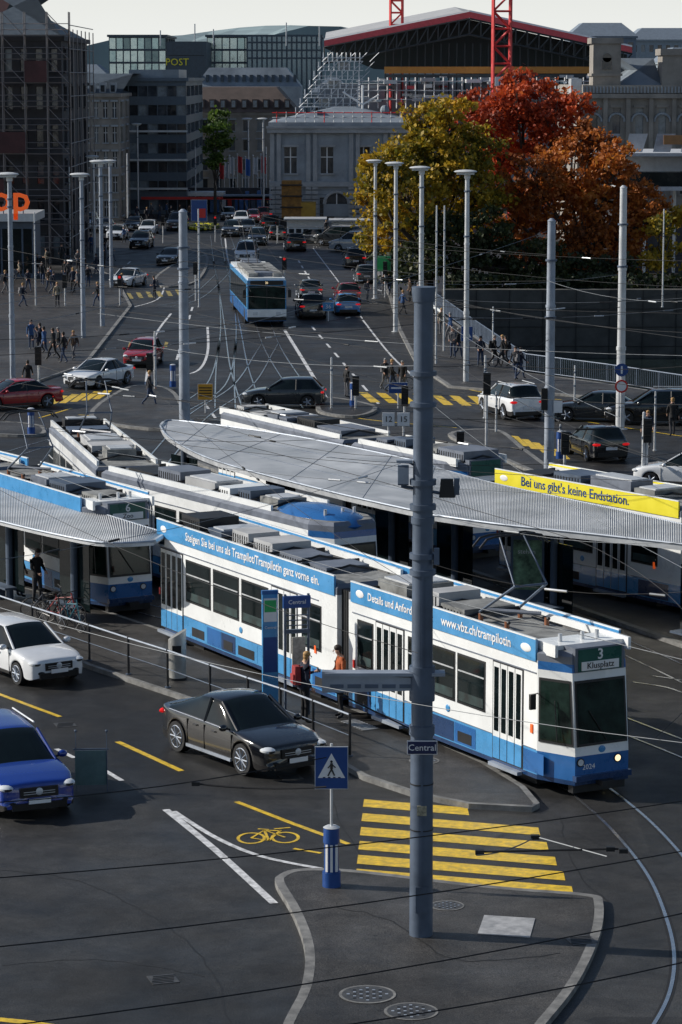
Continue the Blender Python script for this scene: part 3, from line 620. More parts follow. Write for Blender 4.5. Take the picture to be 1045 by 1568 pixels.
        zb=belt(x4*L*.93); b.ball((x4*L*.92,s_*(W/2+.1),zb+.06),(.09,.12,.08),pm,8,6); b.cyl((x4*L*.92,s_*(W/2-.1),zb),(x4*L*.92,s_*(W/2+.08),zb+.04),.025,BLACK,n=5)
        xx=(x2+x3)/2*L*1.02
        b.cyl((xx,s_*W/2*.94,belt(xx)-.02),(xx,s_*W/2*.72,roofz(xx)-.08),.035,BLACK,n=4)
        b.cyl((x4*L-.02,s_*W/2*.85,belt(x4*L)),(x3*L,s_*W/2*.69,H*.97-.07),.035,pm,n=6)
        if near:
            xs_=[x1*L+.25+(x4*L-x1*L-.3)*q/8 for q in range(9)]
            for q in range(8): b.cyl((xs_[q],s_*W/2*.945,belt(xs_[q])-.015),(xs_[q+1],s_*W/2*.945,belt(xs_[q+1])-.015),.008,STEEL if kind=='coupe' else BLACK,n=4)
        for xx in(.30*L,(x2+x3)/2*L*1.04,x4*L*.97):
            b.bb(xx-.005,xx+.005,s_*(W/2-.03),s_*(W/2+.002),.32,belt(xx)-.08,BLACK)
        for xx in(.36*L,.53*L): b.bb(xx,xx+.16,s_*(W/2-.02),s_*(W/2+.025),belt(xx)-.17,belt(xx)-.14,pm)
        b.bb(wr_+Ra+.02,wf_-Ra-.02,s_*(W/2-.04),s_*(W/2+.012),.24,.31,BLACK if kind!='coupe' else STEEL)
        zl=H*.445
        b.ball((L-.19,s_*(W/2-.24),zl),(.21,.18,.085),HEADL,12,7); b.ball((L-.10,s_*(W/2-.24),zl-.01),(.14,.12,.05),BLACK,8,5); b.ball((L-.07,s_*(W/2-.36),.4),(.08,.13,.06),BLACK,8,5)
        b.ball((.08,s_*(W/2-.24),H*.53),(.1,.2,.07),TAIL,8,6); b.bb(-.015,.05,s_*(W/2-.35),s_*(W/2-.55),.36,.4,TAIL)
        if kind in('suv','van'): b.cyl((x2*L*1.3,s_*W*.33,H+.0),(x3*L*.95,s_*W*.33,H+.0),.022,LSTEEL,n=5)
    b.box((L-.03,0,H*.38),(.08,W*.46,H*.13),BLACK); b.box((L-.01,0,.33),(.08,W*.66,.15),BLACK); b.box((L+.035,0,.44),(.015,.5,.11),SW); b.box((-.012,0,.62 if kind!='sedan' else .55),(.02,.5,.12),SW)
    b.ball((L+.012,0,H*.39),(.02,.085,.085),LSTEEL,10,6)
    for k in range(2): b.box((L+.012,0,H*.36+k*.05),(.01,W*.38,.012),LSTEEL)
    b.box((-.0,0,.36),(.06,W*.7,.16),BLACK)
    return b.obj(name,loc=(cx,cy,0),rz=math.radians(hdeg),smooth=40)
def carp(u,v,h,kind,col,name='car',near=False):
    p=P(u,v); return car(name,p.x,p.y,h,kind,col,near)
car('suv',-2.35,65.9,-55,'coupe','black',True); car('hatchback_car',-8.6,75.6,-56,'hatch','white',True); car('suv',-7.5,62.3,-66,'suv','blue',True)
for a in [(782,636,108,'suv','white'),(913,700,104,'hatch','black'),(914,643,172,'sedan','dark'),(1003,648,176,'suv','black'),(1050,745,160,'hatch','white'),
 (152,590,-118,'sedan','white'),(220,558,-97,'hatch','red'),(22,624,-150,'sedan','red'),(197,438,-105,'sedan','white'),(262,404,-100,'sedan','dark'),(217,379,-95,'suv','dark'),(180,366,-95,'hatch','white'),
 (476,485,95,'suv','black'),(530,480,95,'hatch','sky'),(532,462,95,'hatch','red'),(474,457,95,'hatch','grey'),(543,408,93,'suv','dark'),(378,402,-92,'van','white'),(452,383,95,'suv','dark'),(520,376,150,'van','dark'),
 (355,361,-92,'suv','dark'),(380,357,-90,'hatch','grey'),(370,343,-90,'hatch','white'),(388,340,-90,'hatch','red'),(436,622,175,'hatch','dark'),(480,372,140,'sedan','grey'),(545,385,170,'van','silver'),(160,355,-95,'hatch','grey'),(205,352,-95,'hatch','dark'),
 (228,358,-94,'hatch','white'),(412,352,95,'suv','black'),(424,366,94,'hatch','dark'),(395,374,-90,'suv','black'),(272,352,-94,'van','dark'),(560,432,93,'hatch','grey'),(350,336,-90,'hatch','dark'),(405,338,92,'suv','red'),(134,352,-95,'van','silver'),(575,392,165,'suv','dark')]:
    carp(*a,name={'suv':'suv','hatch':'hatchback_car','sedan':'sedan_car','van':'van'}[a[3]])
def bus(u,v,h,L=17):
    b=B(); hw=1.27
    b.bb(-L/2,L/2,-hw,hw,.35,1.1,TB); b.bb(-L/2,L/2,-hw,hw,1.1,3.0,TLB); b.bb(-L/2+.1,L/2-.15,-hw*.95,hw*.95,3.0,3.15,TW)
    b.bb(L/2,L/2+.03,-hw+.08,hw-.08,1.15,2.65,GLASSG); b.bb(L/2,L/2+.05,-hw+.2,hw-.2,2.7,2.98,BLACK); b.bb(L/2,L/2+.06,-hw,hw,.4,.62,DARK); b.bb(L/2,L/2+.02,-hw,hw,.62,1.12,TW)
    b.text('31',.2,LAMPON,Matrix.Translation((L/2+.06,0,2.84))@Matrix.Rotation(math.pi/2,4,'Z')@Matrix.Rotation(math.pi/2,4,'X'))
    for s_ in(-1,1):
        for i in range(8): b.bb(-L/2+.4+i*2,-L/2+2.2+i*2,s_*hw,s_*(hw+.015),1.2,2.7,GLASS)
        for x in(-L/2+3,L/2-2.6): b.cyl((x,s_*(hw-.3),.5),(x,s_*(hw+.01),.5),.5,DARK,n=16)
        b.bb(L/2+.02,L/2+.05,s_*.75-.15,s_*.75+.15,.75,.95,HEADL); b.cyl((L/2-.1,s_*hw,2.6),(L/2+.2,s_*(hw+.2),2.4),.02,BLACK); b.bb(L/2+.12,L/2+.22,s_*(hw+.1),s_*(hw+.3),1.9,2.4,BLACK)
        b.bb(L/2-12,L/2-1,s_*.5,s_*1.1,3.15,3.4,ROOFG)
        b.cyl((-3,s_*.3,3.3),(-9.5,s_*.3,5.6),.03,DARK,n=6)
    for i in range(6): b.bb(-L/2+1+i*2.6,-L/2+2.6+i*2.6,-.6,.6,3.15,3.42,R.choice([TW,TGR,ROOFG]))
    b.bb(L/2+.03,L/2+.04,-.03,.03,1.15,2.65,DARK)
    p=P(u,v); d=Vector((math.cos(h),math.sin(h),0)); b.obj('trolleybus',loc=p-d*L/2,rz=h,smooth=30,bevel=.06)
bus(409,500,math.radians(-84))
# ---------- people ----------
SK=M('skin',(.48,.28,.2),.6,noise=.05)
def skinmesh(V,E,lv=1):
    me=bpy.data.meshes.new('p'); me.from_pydata([v[:3] for v in V],E,[]); o=bpy.data.objects.new('p',me); sc.collection.objects.link(o)
    md=o.modifiers.new('s','SKIN'); md.use_smooth_shade=True; ss=o.modifiers.new('ss','SUBSURF'); ss.levels=lv
    sv=me.skin_vertices[0].data
    for i,v in enumerate(V): sv[i].radius=(v[3],v[4] if len(v)>4 else v[3])
    for i in range(len(V)): sv[i].use_root=(i==0)
    dg=bpy.context.evaluated_depsgraph_get(); m2=bpy.data.meshes.new_from_object(o.evaluated_get(dg)); bpy.data.objects.remove(o); bpy.data.meshes.remove(me); return m2
def figure(pose):
    h={'stand':dict(kl=(.02,.10,.50),al=(0,.11,.09),kr=(.02,-.10,.50),ar=(0,-.11,.09),el=(-.03,.25,1.14),wl=(.06,.27,.9),er=(-.03,-.25,1.14),wr=(.06,-.27,.9)),
       'walk':dict(kl=(.22,.09,.53),al=(.30,.09,.12),kr=(-.06,-.09,.50),ar=(-.36,-.09,.17),el=(-.14,.24,1.15),wl=(-.12,.27,.93),er=(.08,-.24,1.14),wr=(.26,-.24,.99)),
       'walk2':dict(kl=(-.02,.09,.50),al=(-.26,.09,.14),kr=(.16,-.09,.52),ar=(.2,-.09,.10),el=(.04,.24,1.14),wl=(.2,.22,1.0),er=(-.1,-.24,1.14),wr=(-.06,-.27,.92)),
       'phone':dict(kl=(.02,.10,.50),al=(0,.12,.09),kr=(.04,-.10,.50),ar=(0,-.13,.09),el=(.04,.23,1.14),wl=(.30,.1,1.22),er=(-.02,-.25,1.14),wr=(.10,-.25,.92)),
       'lean':dict(kl=(.05,.10,.50),al=(0,.13,.09),kr=(.0,-.10,.50),ar=(-.05,-.12,.09),el=(.02,.25,1.15),wl=(.22,.16,1.05),er=(.02,-.25,1.15),wr=(.22,-.16,1.02))}[pose]
    tilt=.05 if pose in('phone','lean') else .01
    V=[(0,0,.95,.13,.15),(0,0,1.10,.12,.14),(0,0,1.28,.13,.17),(0,0,1.42,.09,.12),(.01,0,1.50,.055),(.02+tilt,0,1.60,.085,.078),(.025+tilt*1.2,0,1.69,.082,.076),
       (-.0,.17,1.41,.07),h['el']+(.052,),h['wl']+(.034,),(0,-.17,1.41,.07),h['er']+(.052,),h['wr']+(.034,),
       (0,.09,.88,.10),h['kl']+(.064,),h['al']+(.046,),(h['al'][0]+.15,h['al'][1]+.02,.045,.04),(0,-.09,.88,.10),h['kr']+(.064,),h['ar']+(.046,),(h['ar'][0]+.15,h['ar'][1]-.02,.045,.04)]
    E=[(0,1),(1,2),(2,3),(3,4),(4,5),(5,6),(3,7),(7,8),(8,9),(3,10),(10,11),(11,12),(0,13),(13,14),(14,15),(15,16),(0,17),(17,18),(18,19),(19,20)]
    m2=skinmesh(V,E,1)
    b=B(); sm=[M('slot_'+s,(.5,.5,.5)) for s in ('skin','hair','top','bottom','shoe')]
    for s in sm: b.mi(s)
    for v in m2.vertices: b.v.append(tuple(v.co))
    hx=.03+tilt*1.2
    for p in m2.polygons:
        c=p.center; k=2
        if c.z>1.49: k=0
        if c.z>1.66 or (c.z>1.54 and c.x<hx-.02): k=1
        if c.z<.93 and abs(c.y)<.2: k=3
        if c.z<.11: k=4
        b.f.append(list(p.vertices)); b.m.append(k)
    bpy.data.meshes.remove(m2)
    b.cyl((hx+.075,0,1.64),(hx+.105,0,1.605),.008,sm[0],.016,6)
    for s_ in(-1,1): b.ball((hx+.076,s_*.03,1.645),(.01,.012,.007),DARK,6,4); b.ball((hx-.0,s_*.084,1.62),(.02,.01,.03),sm[0],6,4)
    b.ball((hx+.08,0,1.57),(.008,.024,.006),M('lips',(.35,.12,.1),.5),6,4); b.ball((hx-.02,0,1.69),(.098,.09,.075),sm[1],10,7); b.ball((hx-.045,0,1.63),(.07,.084,.09),sm[1],10,6)
    b.cyl((0,0,.86),(0,0,1.0),.165,sm[2],.15,12,caps=False); b.cyl((.0,0,1.44),(.01,0,1.5),.085,sm[2],.075,10,caps=False)
    for e,w_,s_ in((h['el'],h['wl'],1),(h['er'],h['wr'],-1)):
        e=Vector(e);w_=Vector(w_); d=(w_-e).normalized(); sdv=Vector((1,0,0)) if abs(d.x)<.7 else Vector((0,0,1)); sdv=(sdv-d*sdv.dot(d)).normalized(); inn=d.cross(sdv)*(-s_)
        pc=w_+d*.075; b.cyl(w_,w_+d*.05,.026,sm[0],.03,8); b.ball(pc,(.036,.036,.042),sm[0],8,6)
        for q in range(4):
            l_=(.032,.038,.036,.028)[q]; a=pc+d*.022+sdv*(.027-.018*q); m_=a+d*l_; b.cyl(a,m_,.0095,sm[0],.009,5); b.cyl(m_,m_+d*l_*.7+inn*.018,.009,sm[0],.007,5)
        a=w_+d*.05+sdv*.028; b.cyl(a,a+d*.03+sdv*.025,.012,sm[0],.010,5); b.cyl(a+d*.03+sdv*.025,a+d*.055+sdv*.03,.010,sm[0],.008,5)
    if pose=='phone':
        b.box(Vector(h['wl'])+Vector((.09,-.03,.05)),(.012,.07,.14),BLACK,rot=Matrix.Rotation(-.5,3,'Y'))
    o=b.obj('figure_'+pose,smooth=60); me=o.data; bpy.data.objects.remove(o); return me
FIG={p:figure(p) for p in('stand','walk','walk2','phone','lean')}
CL={'navy':(.015,.02,.04),'black':(.012,.012,.014),'char':(.03,.03,.035),'orange':(.42,.1,.03),'blue':(.03,.08,.2),'beige':(.3,.25,.18),'grey':(.12,.12,.13),'red':(.3,.03,.03),'jean':(.03,.05,.1),'brown':(.08,.05,.03),'white':(.55,.55,.55),'teal':(.03,.15,.2)}
HR={'d':(.02,.012,.008),'b':(.35,.2,.07),'g':(.2,.2,.2)}
def cm(k): return M('cloth_'+k,CL[k],.85,noise=.25,scale=9,bump=.3)
def person(u,v,hd,pose='stand',top='black',bot='char',hair='d',z=0.,s=1.,bag=None):
    me=FIG[pose].copy()
    mats=[SK,M('hair_'+hair,HR[hair],.6),cm(top),cm(bot),BLACK]
    for i in range(5): me.materials[i]=mats[i]
    o=bpy.data.objects.new('person',me); sc.collection.objects.link(o); o.location=P(u,v,z); o.rotation_euler=(0,0,math.radians(hd)); o.scale=(s,s,s)
    if bag:
        bb=B(); bb.box((-.2,0,1.2),(.16,.3,.45),cm(bag),taper=.85); bb.box((-.29,0,1.12),(.05,.22,.22),cm(bag))
        for s_ in(-1,1): bb.cyl((-.12,s_*.1,1.4),(.1,s_*.11,1.43),.02,cm(bag),n=5); bb.cyl((.12,s_*.11,1.42),(.1,s_*.12,1.1),.02,cm(bag),n=5)
        q=bb.obj('backpack',smooth=40,bevel=.03); q.parent=o
    return o
person(466,1108,20,'phone','navy','black','b',.12,1.04,bag='red'); person(522,1100,200,'lean','orange','black','d',.12,1.07)
PL=[(58,546),(68,547),(82,551),(90,545),(113,550),(43,600),(229,622),(75,447),(82,450),(43,446),(112,447),(119,450),(237,457),(186,456),(531,609),(590,597),(600,600),(617,601),(563,462),(588,452),(597,452),(617,482),(694,548),(702,548),(736,562),(757,561),(770,562),(775,560),(790,581),(797,581),(1030,668),(992,688),(148,420),(95,405),(245,335),(255,333),(140,388),(690,520),(30,430),(130,420),(445,360),(470,358),(660,505),(160,390),(300,330),(275,335),(62,540),(78,442),(20,440),(225,340),(500,362),(190,372),
 (50,418),(58,422),(8,450),(100,430),(105,432),(120,415),(150,470),(35,470),(88,470),(65,436),(72,412),(135,440),(98,556),(48,535),(160,412),(170,400),(640,470),(628,462),(676,512),(210,338),(232,334),(262,338),(290,336),(410,330),(425,333),(560,372),(610,430)]
for i,(u,v) in enumerate(PL):
    r=random.Random(i*7+1)
    onp = not(u in (531,229,237)) and v>385
    person(u,v,r.choice([0,180,200,160,-90,90,30,-60,250]),r.choice(['walk','walk2','walk','stand','lean']),r.choice(['black','navy','char','black','grey','brown','blue','beige','black','navy']),r.choice(['black','jean','char','jean','grey']),r.choice('ddbg'),.12 if onp else 0,r.uniform(.93,1.05),bag=r.choice([None,None,'grey','black']))
person(57,925,-40,'lean','black','char','d',.12,.98); person(30,915,40,'stand','grey','jean','d',.12,1.)
# ---------- street furniture ----------
b=B(); fp=[P(u,v,.12) for u,v in((-40,950),(50,982),(137,1012),(197,1033),(257,1053),(322,1077),(380,1098),(430,1115),(480,1135),(536,1158))]; Z=Vector((0,0,1))
for i,p in enumerate(fp):
    b.cyl(p,p+Z*1.03,.035,DARK,n=10); b.cyl(p,p+Z*.03,.08,DSTEEL,n=10)
    if i:
        for zz,r_ in((1.0,.026),(.50,.012)): b.cyl(fp[i-1]+Z*zz,p+Z*zz,r_,STEEL if zz>.9 else DSTEEL,n=8)
b.obj('platform_railing')
b=B(); n=20
b.cyl((0,0,0),(0,0,1.0),.24,CHROME,n=n,caps=True)
vs=[]
for i in range(n): t=2*math.pi*i/n; vs.append((.24*math.cos(t),.24*math.sin(t),1.0))
for i in range(n): t=2*math.pi*i/n; vs.append((.24*math.cos(t),.24*math.sin(t),1.22+.6*.24*math.cos(t)))
b.add(vs,[(i,(i+1)%n,n+(i+1)%n,n+i) for i in range(n)]+[tuple(range(n,2*n))],CHROME); b.bb(-.12,.12,-.25,-.22,.75,.95,BLACK); b.cyl((0,0,-.001),(0,0,.06),.26,DARK,n=n)
b.obj('litter_bin',loc=P(272,1040,.12),smooth=40)
def bollard(u,v,z=.12,sign=False,s=1.,name='illuminated_bollard'):
    b=B(); b.cyl((0,0,0),(0,0,.3*s),.185*s,BLUE,n=18); b.cyl((0,0,.3*s),(0,0,.9*s),.15*s,BLUE,n=18); b.cyl((0,0,.9*s),(0,0,1.2*s),.17*s,BLUE,.16*s,18); b.cyl((0,0,1.2*s),(0,0,1.24*s),.17*s,LSTEEL,.1*s,18)
    for a in(-2.2,-1.57,-.9): x,y=.155*s*math.cos(a),.155*s*math.sin(a); b.box((x,y,.6*s),(.05*s,.03*s,.55*s),SW,rz=a+1.57)
    if sign:
        b.cyl((0,0,1.2),(0,0,2.9),.03,LSTEEL,n=10)
        zc=2.42; b.box((0,-.045,zc),(.66,.03,.86),LSTEEL); b.box((0,-.062,zc),(.63,.01,.83),BLUE); b.add([(-.27,-.07,zc-.2),(.27,-.07,zc-.2),(0,-.07,zc+.3)],[(0,1,2)],SW)
        y=-.074
        def ln(a,c,r_=.016): b.cyl((a[0],y,zc+a[1]),(c[0],y,zc+c[1]),r_,BLACK,n=5)
        b.ball((.0,y,zc+.13),(.026,.01,.026),BLACK,8,5); ln((0,.1),(0,-.02),.028); ln((0,-.02),(-.07,-.16)); ln((0,-.02),(.06,-.15)); ln((0,.08),(-.07,0),.012); ln((0,.08),(.08,.01),.012)
        for k in range(4): ln((-.17+k*.1,-.19),(-.12+k*.1,-.19),.01)
    b.obj(name,loc=P(u,v,z),smooth=35)
bollard(508,1357,sign=True)
for u,v in((541,622),(265,592),(48,664),(715,560),(858,702)): bollard(u,v,.12,s=.95)
b=B(); p=P(140,1212); TG=M('green_glass',(.12,.19,.19),.12,noise=.2)
b.box((0,0,.55),(.72,.02,.8),TG,rz=.08)
for x in(-.34,.36): b.cyl((x,0,.0),(x,0,1.4),.012,DSTEEL,n=6); b.ball((x,0,1.4),.035,DSTEEL,8,5)
b.box((0,0,.98),(.8,.03,.03),DSTEEL,rz=.08); b.obj('notice_board',loc=p)
b=B()
b.bb(-.2,.2,-.05,.05,0,3.05,TLB); b.bb(-.21,.21,-.06,.06,3.0,3.1,TB); b.bb(-.17,.17,-.06,-.05,2.3,2.9,SW); b.bb(-.15,.15,-.065,-.05,2.55,2.85,GREEN); b.bb(-.17,.17,-.062,-.05,1.0,1.9,BLUE); b.text('Central',.1,SW,TR(0,-.07,2.15,math.pi/2))
b.obj('tram_stop_pylon',loc=P(414,1088,.12),rz=.25)
b=B()
for x in(-.3,.3): b.cyl((x,0,0),(x,0,3.1),.035,DSTEEL,n=8)
b.bb(-.35,.35,-.05,.05,2.75,3.05,BLUE); b.text('Central',.15,SW,TR(0,-.06,2.9,math.pi/2)); b.bb(-.12,.22,-.02,.02,1.0,2.0,M('timetable',(.4,.38,.33),.5,noise=.4,scale=9)); b.bb(-.33,.33,-.04,.04,2.1,2.2,DSTEEL)
for i in range(3): b.cyl((-.3,0,2.3+i*.13),(.3,0,2.3+i*.13),.015,DSTEEL,n=6)
b.obj('tram_stop_sign',loc=P(455,1095,.12),rz=.25)
def sign(name,u,vb,vt,w,h,face,deco=None,z=0,rz=0,post=.04):
    p=P(u,vb,z); H=A(u,vt,p.y).z; b=B(); b.cyl((0,0,0),(0,0,H-z),post,LSTEEL,n=8); b.box((0,-.05,H-z-h/2),(w,.03,h),face); b.box((0,-.03,H-z-h/2),(w+.04,.02,h+.04),LSTEEL)
    if deco: deco(b,H-z-h/2)
    b.obj(name,loc=p,rz=rz)
def tri_(b,z): b.add([(-.25,-.07,z-.2),(.25,-.07,z-.2),(0,-.07,z+.25)],[(0,1,2)],SW); b.box((0,-.08,z-.05),(.06,.01,.2),BLACK)
sign('pedestrian_crossing_sign',715,562,500,.62,.8,BLUE,tri_,.12)
def rnd(b,z): b.cyl((0,-.06,z),(0,-.08,z),.3,BLUE,n=20); b.box((0,-.09,z),(.08,.01,.35),SW); b.cyl((0,-.06,z-.75),(0,-.08,z-.75),.3,RED,n=20); b.cyl((0,-.07,z-.75),(0,-.09,z-.75),.22,SW,n=20)
sign('traffic_sign',951,660,556,.02,.6,LSTEEL,rnd)
sign('direction_sign',610,625,586,.9,.5,BLUE,lambda b,z:b.box((0,-.07,z),(.7,.01,.08),SW),.0)
sign('line_number_sign',595,700,632,.5,.55,SW,lambda b,z:b.text('12',.35,BLACK,TR(0,-.08,z,math.pi/2)))
sign('line_number_sign',618,700,632,.5,.55,SW,lambda b,z:b.text('15',.35,BLACK,TR(0,-.08,z,math.pi/2)))
sign('warning_board',315,632,588,.7,.75,M('amber',(.6,.3,.02),.5),lambda b,z:[b.box((0,-.075,z+.2-i*.13),(.6,.01,.05),BLACK) for i in range(4)])
sign('bus_stop_sign',503,492,463,.7,.55,TLB,lambda b,z:b.text('36',.4,SW,TR(0,-.08,z,math.pi/2)))
sign('green_information_board',586,452,392,1.2,1.1,GREEN,None,.12)
sign('advertising_board',306,440,306,1.2,1.6,BLUE,lambda b,z:b.box((.25,-.08,z-.2),(.5,.02,.7),RED))
def trafficlight(u,vb,vt,z=0,lit=0):
    p=P(u,vb,z); H=A(u,vt,p.y).z-z; b=B(); b.cyl((0,0,0),(0,0,H),.06,LSTEEL,n=10); b.bb(-.16,.16,-.3,-.05,H-.95,H,BLACK)
    for i,m in enumerate((RED,SYEL,GREEN)): b.cyl((0,-.3,H-.17-.3*i),(0,-.33,H-.17-.3*i),.1,TAIL if i==0 and lit else DARK,n=12); b.bb(-.12,.12,-.42,-.3,H-.06-.3*i,H-.04-.3*i,BLACK)
    b.obj('traffic_light',loc=p,smooth=30)
for a in((436,470,392,0,1),(184,470,420,0,1),(545,628,575),(230,600,540),(745,690,570),(990,744,640),(620,650,590),(300,460,400),(60,600,530),(590,455,400),(865,720,660),(100,470,420),(705,690,660),(330,370,330,0,1),(425,372,330),(250,372,330)): trafficlight(*a)
def bike(u,v,h,col):
    b=B(); fr=M('bike_'+col,CL.get(col,(.1,.1,.1)),.3)
    for x in(-.52,.52):
        for k in range(16):
            a0,a1=2*math.pi*k/16,2*math.pi*(k+1)/16; b.cyl((x+.33*math.cos(a0),0,.34+.33*math.sin(a0)),(x+.33*math.cos(a1),0,.34+.33*math.sin(a1)),.018,DARK,n=5)
            if k%2==0: b.cyl((x,0,.34),(x+.33*math.cos(a0),0,.34+.33*math.sin(a0)),.003,LSTEEL,n=3)
    for a,c in(((-.52,.34),(-.1,.3)),((-.1,.3),(-.2,.85)),((-.52,.34),(-.18,.75)),((-.1,.3),(.36,.78)),((-.18,.75),(.36,.82)),((.52,.34),(.34,.95))): b.cyl((a[0],0,a[1]),(c[0],0,c[1]),.02,fr,n=6)
    b.cyl((.34,-.28,.98),(.34,.28,.98),.014,DARK,n=6); b.ball((-.22,0,.9),(.13,.07,.04),BLACK,8,5)
    b.obj('bicycle',loc=P(u,v,.12),rz=h,smooth=40)
bike(80,960,-.9,'black'); bike(95,955,-.5,'red'); bike(108,965,-.9,'teal'); bike(75,948,.3,'grey'); bike(610,598,.2,'black'); bike(593,450,.2,'black')
# ---------- buildings ----------
def wallgrid(b,p0,p1,z0,z1,nx,nz,wf,hf,wall,glass,dep=.3,frame=None,top=0,sill=None):
    p0=Vector(p0[:2]);p1=Vector(p1[:2]); d=p1-p0; L=d.length; d.normalize(); nrm=Vector((d.y,-d.x)); cw=L/nx; ch=(z1-z0)/nz
    def pt(s,z,o=0): q=p0+d*s+nrm*o; return (q.x,q.y,z)
    for j in range(nz):
        for i in range(nx):
            s0,s1=i*cw,(i+1)*cw; a0,a1=z0+j*ch,z0+(j+1)*ch; w0,w1=s0+cw*(1-wf)/2,s1-cw*(1-wf)/2; h0,h1=a0+ch*(1-hf)*.45,a1-ch*(1-hf)*.55
            b.add([pt(s0,a0),pt(s1,a0),pt(s1,a1),pt(s0,a1),pt(w0,h0),pt(w1,h0),pt(w1,h1),pt(w0,h1)],[(0,1,5,4),(1,2,6,5),(2,3,7,6),(3,0,4,7)],wall)
            G=[pt(w0,h0),pt(w1,h0),pt(w1,h1),pt(w0,h1),pt(w0,h0,-dep),pt(w1,h0,-dep),pt(w1,h1,-dep),pt(w0,h1,-dep)]
            b.add(G,[(0,1,5,4),(1,2,6,5),(2,3,7,6),(3,0,4,7)],wall)
            gm=glass[R.randrange(len(glass))] if isinstance(glass,list) else glass
            b.add(G,[(4,5,6,7)],gm)
            if frame:
                t=(w0+w1)/2; b.add([pt(t-.06,h0,-dep+.05),pt(t+.06,h0,-dep+.05),pt(t+.06,h1,-dep+.05),pt(t-.06,h1,-dep+.05)],[(0,1,2,3)],frame)
                hm=h0+(h1-h0)*.62; b.add([pt(w0,hm-.05,-dep+.06),pt(w1,hm-.05,-dep+.06),pt(w1,hm+.05,-dep+.06),pt(w0,hm+.05,-dep+.06)],[(0,1,2,3)],frame)
            if sill:
                c=pt((w0+w1)/2,h0-.08,.06); b.box(c,(w1-w0+.3,.2,.14),sill,rz=math.atan2(d.y,d.x)); c=pt((w0+w1)/2,h1+.14,.06); b.box(c,(w1-w0+.4,.2,.2),sill,rz=math.atan2(d.y,d.x))
def bld(b,x0,x1,y0,y1,z0,z1,nx,nz,wf,hf,wall,glass,ns=4,roof=None,**k):
    wallgrid(b,(x0,y0),(x1,y0),z0,z1,nx,nz,wf,hf,wall,glass,**k); wallgrid(b,(x0,y1),(x0,y0),z0,z1,ns,nz,wf,hf,wall,glass,**k); wallgrid(b,(x1,y0),(x1,y1),z0,z1,ns,nz,wf,hf,wall,glass,**k)
    b.add([(x0,y1,z0),(x1,y1,z0),(x1,y1,z1),(x0,y1,z1)],[(0,3,2,1)],wall); b.bb(x0-.3,x1+.3,y0-.3,y1+.3,z1,z1+.4,roof or wall)
X=lambda u,y:A(u,500,y).x
ZZ=lambda v,y:A(522,v,y).z
WG=[M('win_dark',(.02,.026,.034),.12,noise=.3),M('win_mid',(.05,.065,.085),.12,noise=.3),M('win_light',(.22,.26,.29),.2,noise=.3)]
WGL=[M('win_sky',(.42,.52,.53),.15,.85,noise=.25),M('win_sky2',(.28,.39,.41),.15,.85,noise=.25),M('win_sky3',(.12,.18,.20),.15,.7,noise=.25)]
ROOFB=M('roof_brown',(.11,.085,.075),.85,noise=.25,scale=.8); ZINC=M('roof_zinc',(.20,.235,.27),.5,.2,noise=.25,scale=.4); SLATE=M('slate',(.06,.08,.10),.6,noise=.2)
def hip(b,x0,x1,y0,y1,z0,z1,mat,ins=.25):
    dx=(y1-y0)*ins; a=[(x0,y0),(x1,y0),(x1,y1),(x0,y1)]; c=[(x0+dx,y0+dx),(x1-dx,y0+dx),(x1-dx,y1-dx),(x0+dx,y1-dx)]
    b.add([(*p,z0) for p in a]+[(*p,z1) for p in c],[(0,1,5,4),(1,2,6,5),(2,3,7,6),(3,0,4,7),(4,5,6,7)],mat)
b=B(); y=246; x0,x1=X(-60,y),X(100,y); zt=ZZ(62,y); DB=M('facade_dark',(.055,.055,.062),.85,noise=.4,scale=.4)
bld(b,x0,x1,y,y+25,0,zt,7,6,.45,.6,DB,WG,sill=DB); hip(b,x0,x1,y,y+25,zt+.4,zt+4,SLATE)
b.obj('scaffolded_building',smooth=0)
b=B(); yy=y-1.6; TUBE=M('scaffold_tube',(.24,.22,.22),.5,.4); DECK=M('scaffold_deck',(.13,.11,.10),.8)
nx=int((x1+.5-x0)/1.9)
for i in range(nx+1):
    xx=x1+.8-i*1.9
    for q in(yy,yy+1.1): b.cyl((xx,q,0),(xx,q,zt+2.4),.05,TUBE,n=5)
for k in range(12):
    zz=2*k+1.5
    if zz<zt+2:
        b.bb(x0,x1+.8,yy,yy+1.1,zz,zz+.08,DECK)
        for e in(.5,1.0): b.cyl((x0,yy,zz+e),(x1+.8,yy,zz+e),.035,TUBE,n=4)
        for i in range(0,nx,2): b.cyl((x1+.8-i*1.9,yy-.03,zz),(x1+.8-(i+1)*1.9,yy-.03,zz+2),.035,TUBE,n=4)
        for q in range(6): b.cyl((x1+.8,y+q*4-1.6,zz+.9),(x1+.8,y+q*4+2.4,zz+.9),.04,TUBE,n=4)
NET=M('scaffold_net',(.09,.04,.04),.9,noise=.5,scale=.3)
for i,k in((3,2),(4,2),(5,3),(4,3),(2,4),(3,4),(5,6),(6,6),(1,7),(6,4)): b.bb(x1+.8-(i+1)*1.9,x1+.8-i*1.9,yy-.08,yy-.06,2*k+1.6,2*k+3.4,NET)
for q in range(7): b.cyl((x1+.8,y-1.6+q*4,0),(x1+.8,y-1.6+q*4,zt+1),.05,TUBE,n=5)
b.obj('scaffolding',smooth=0)
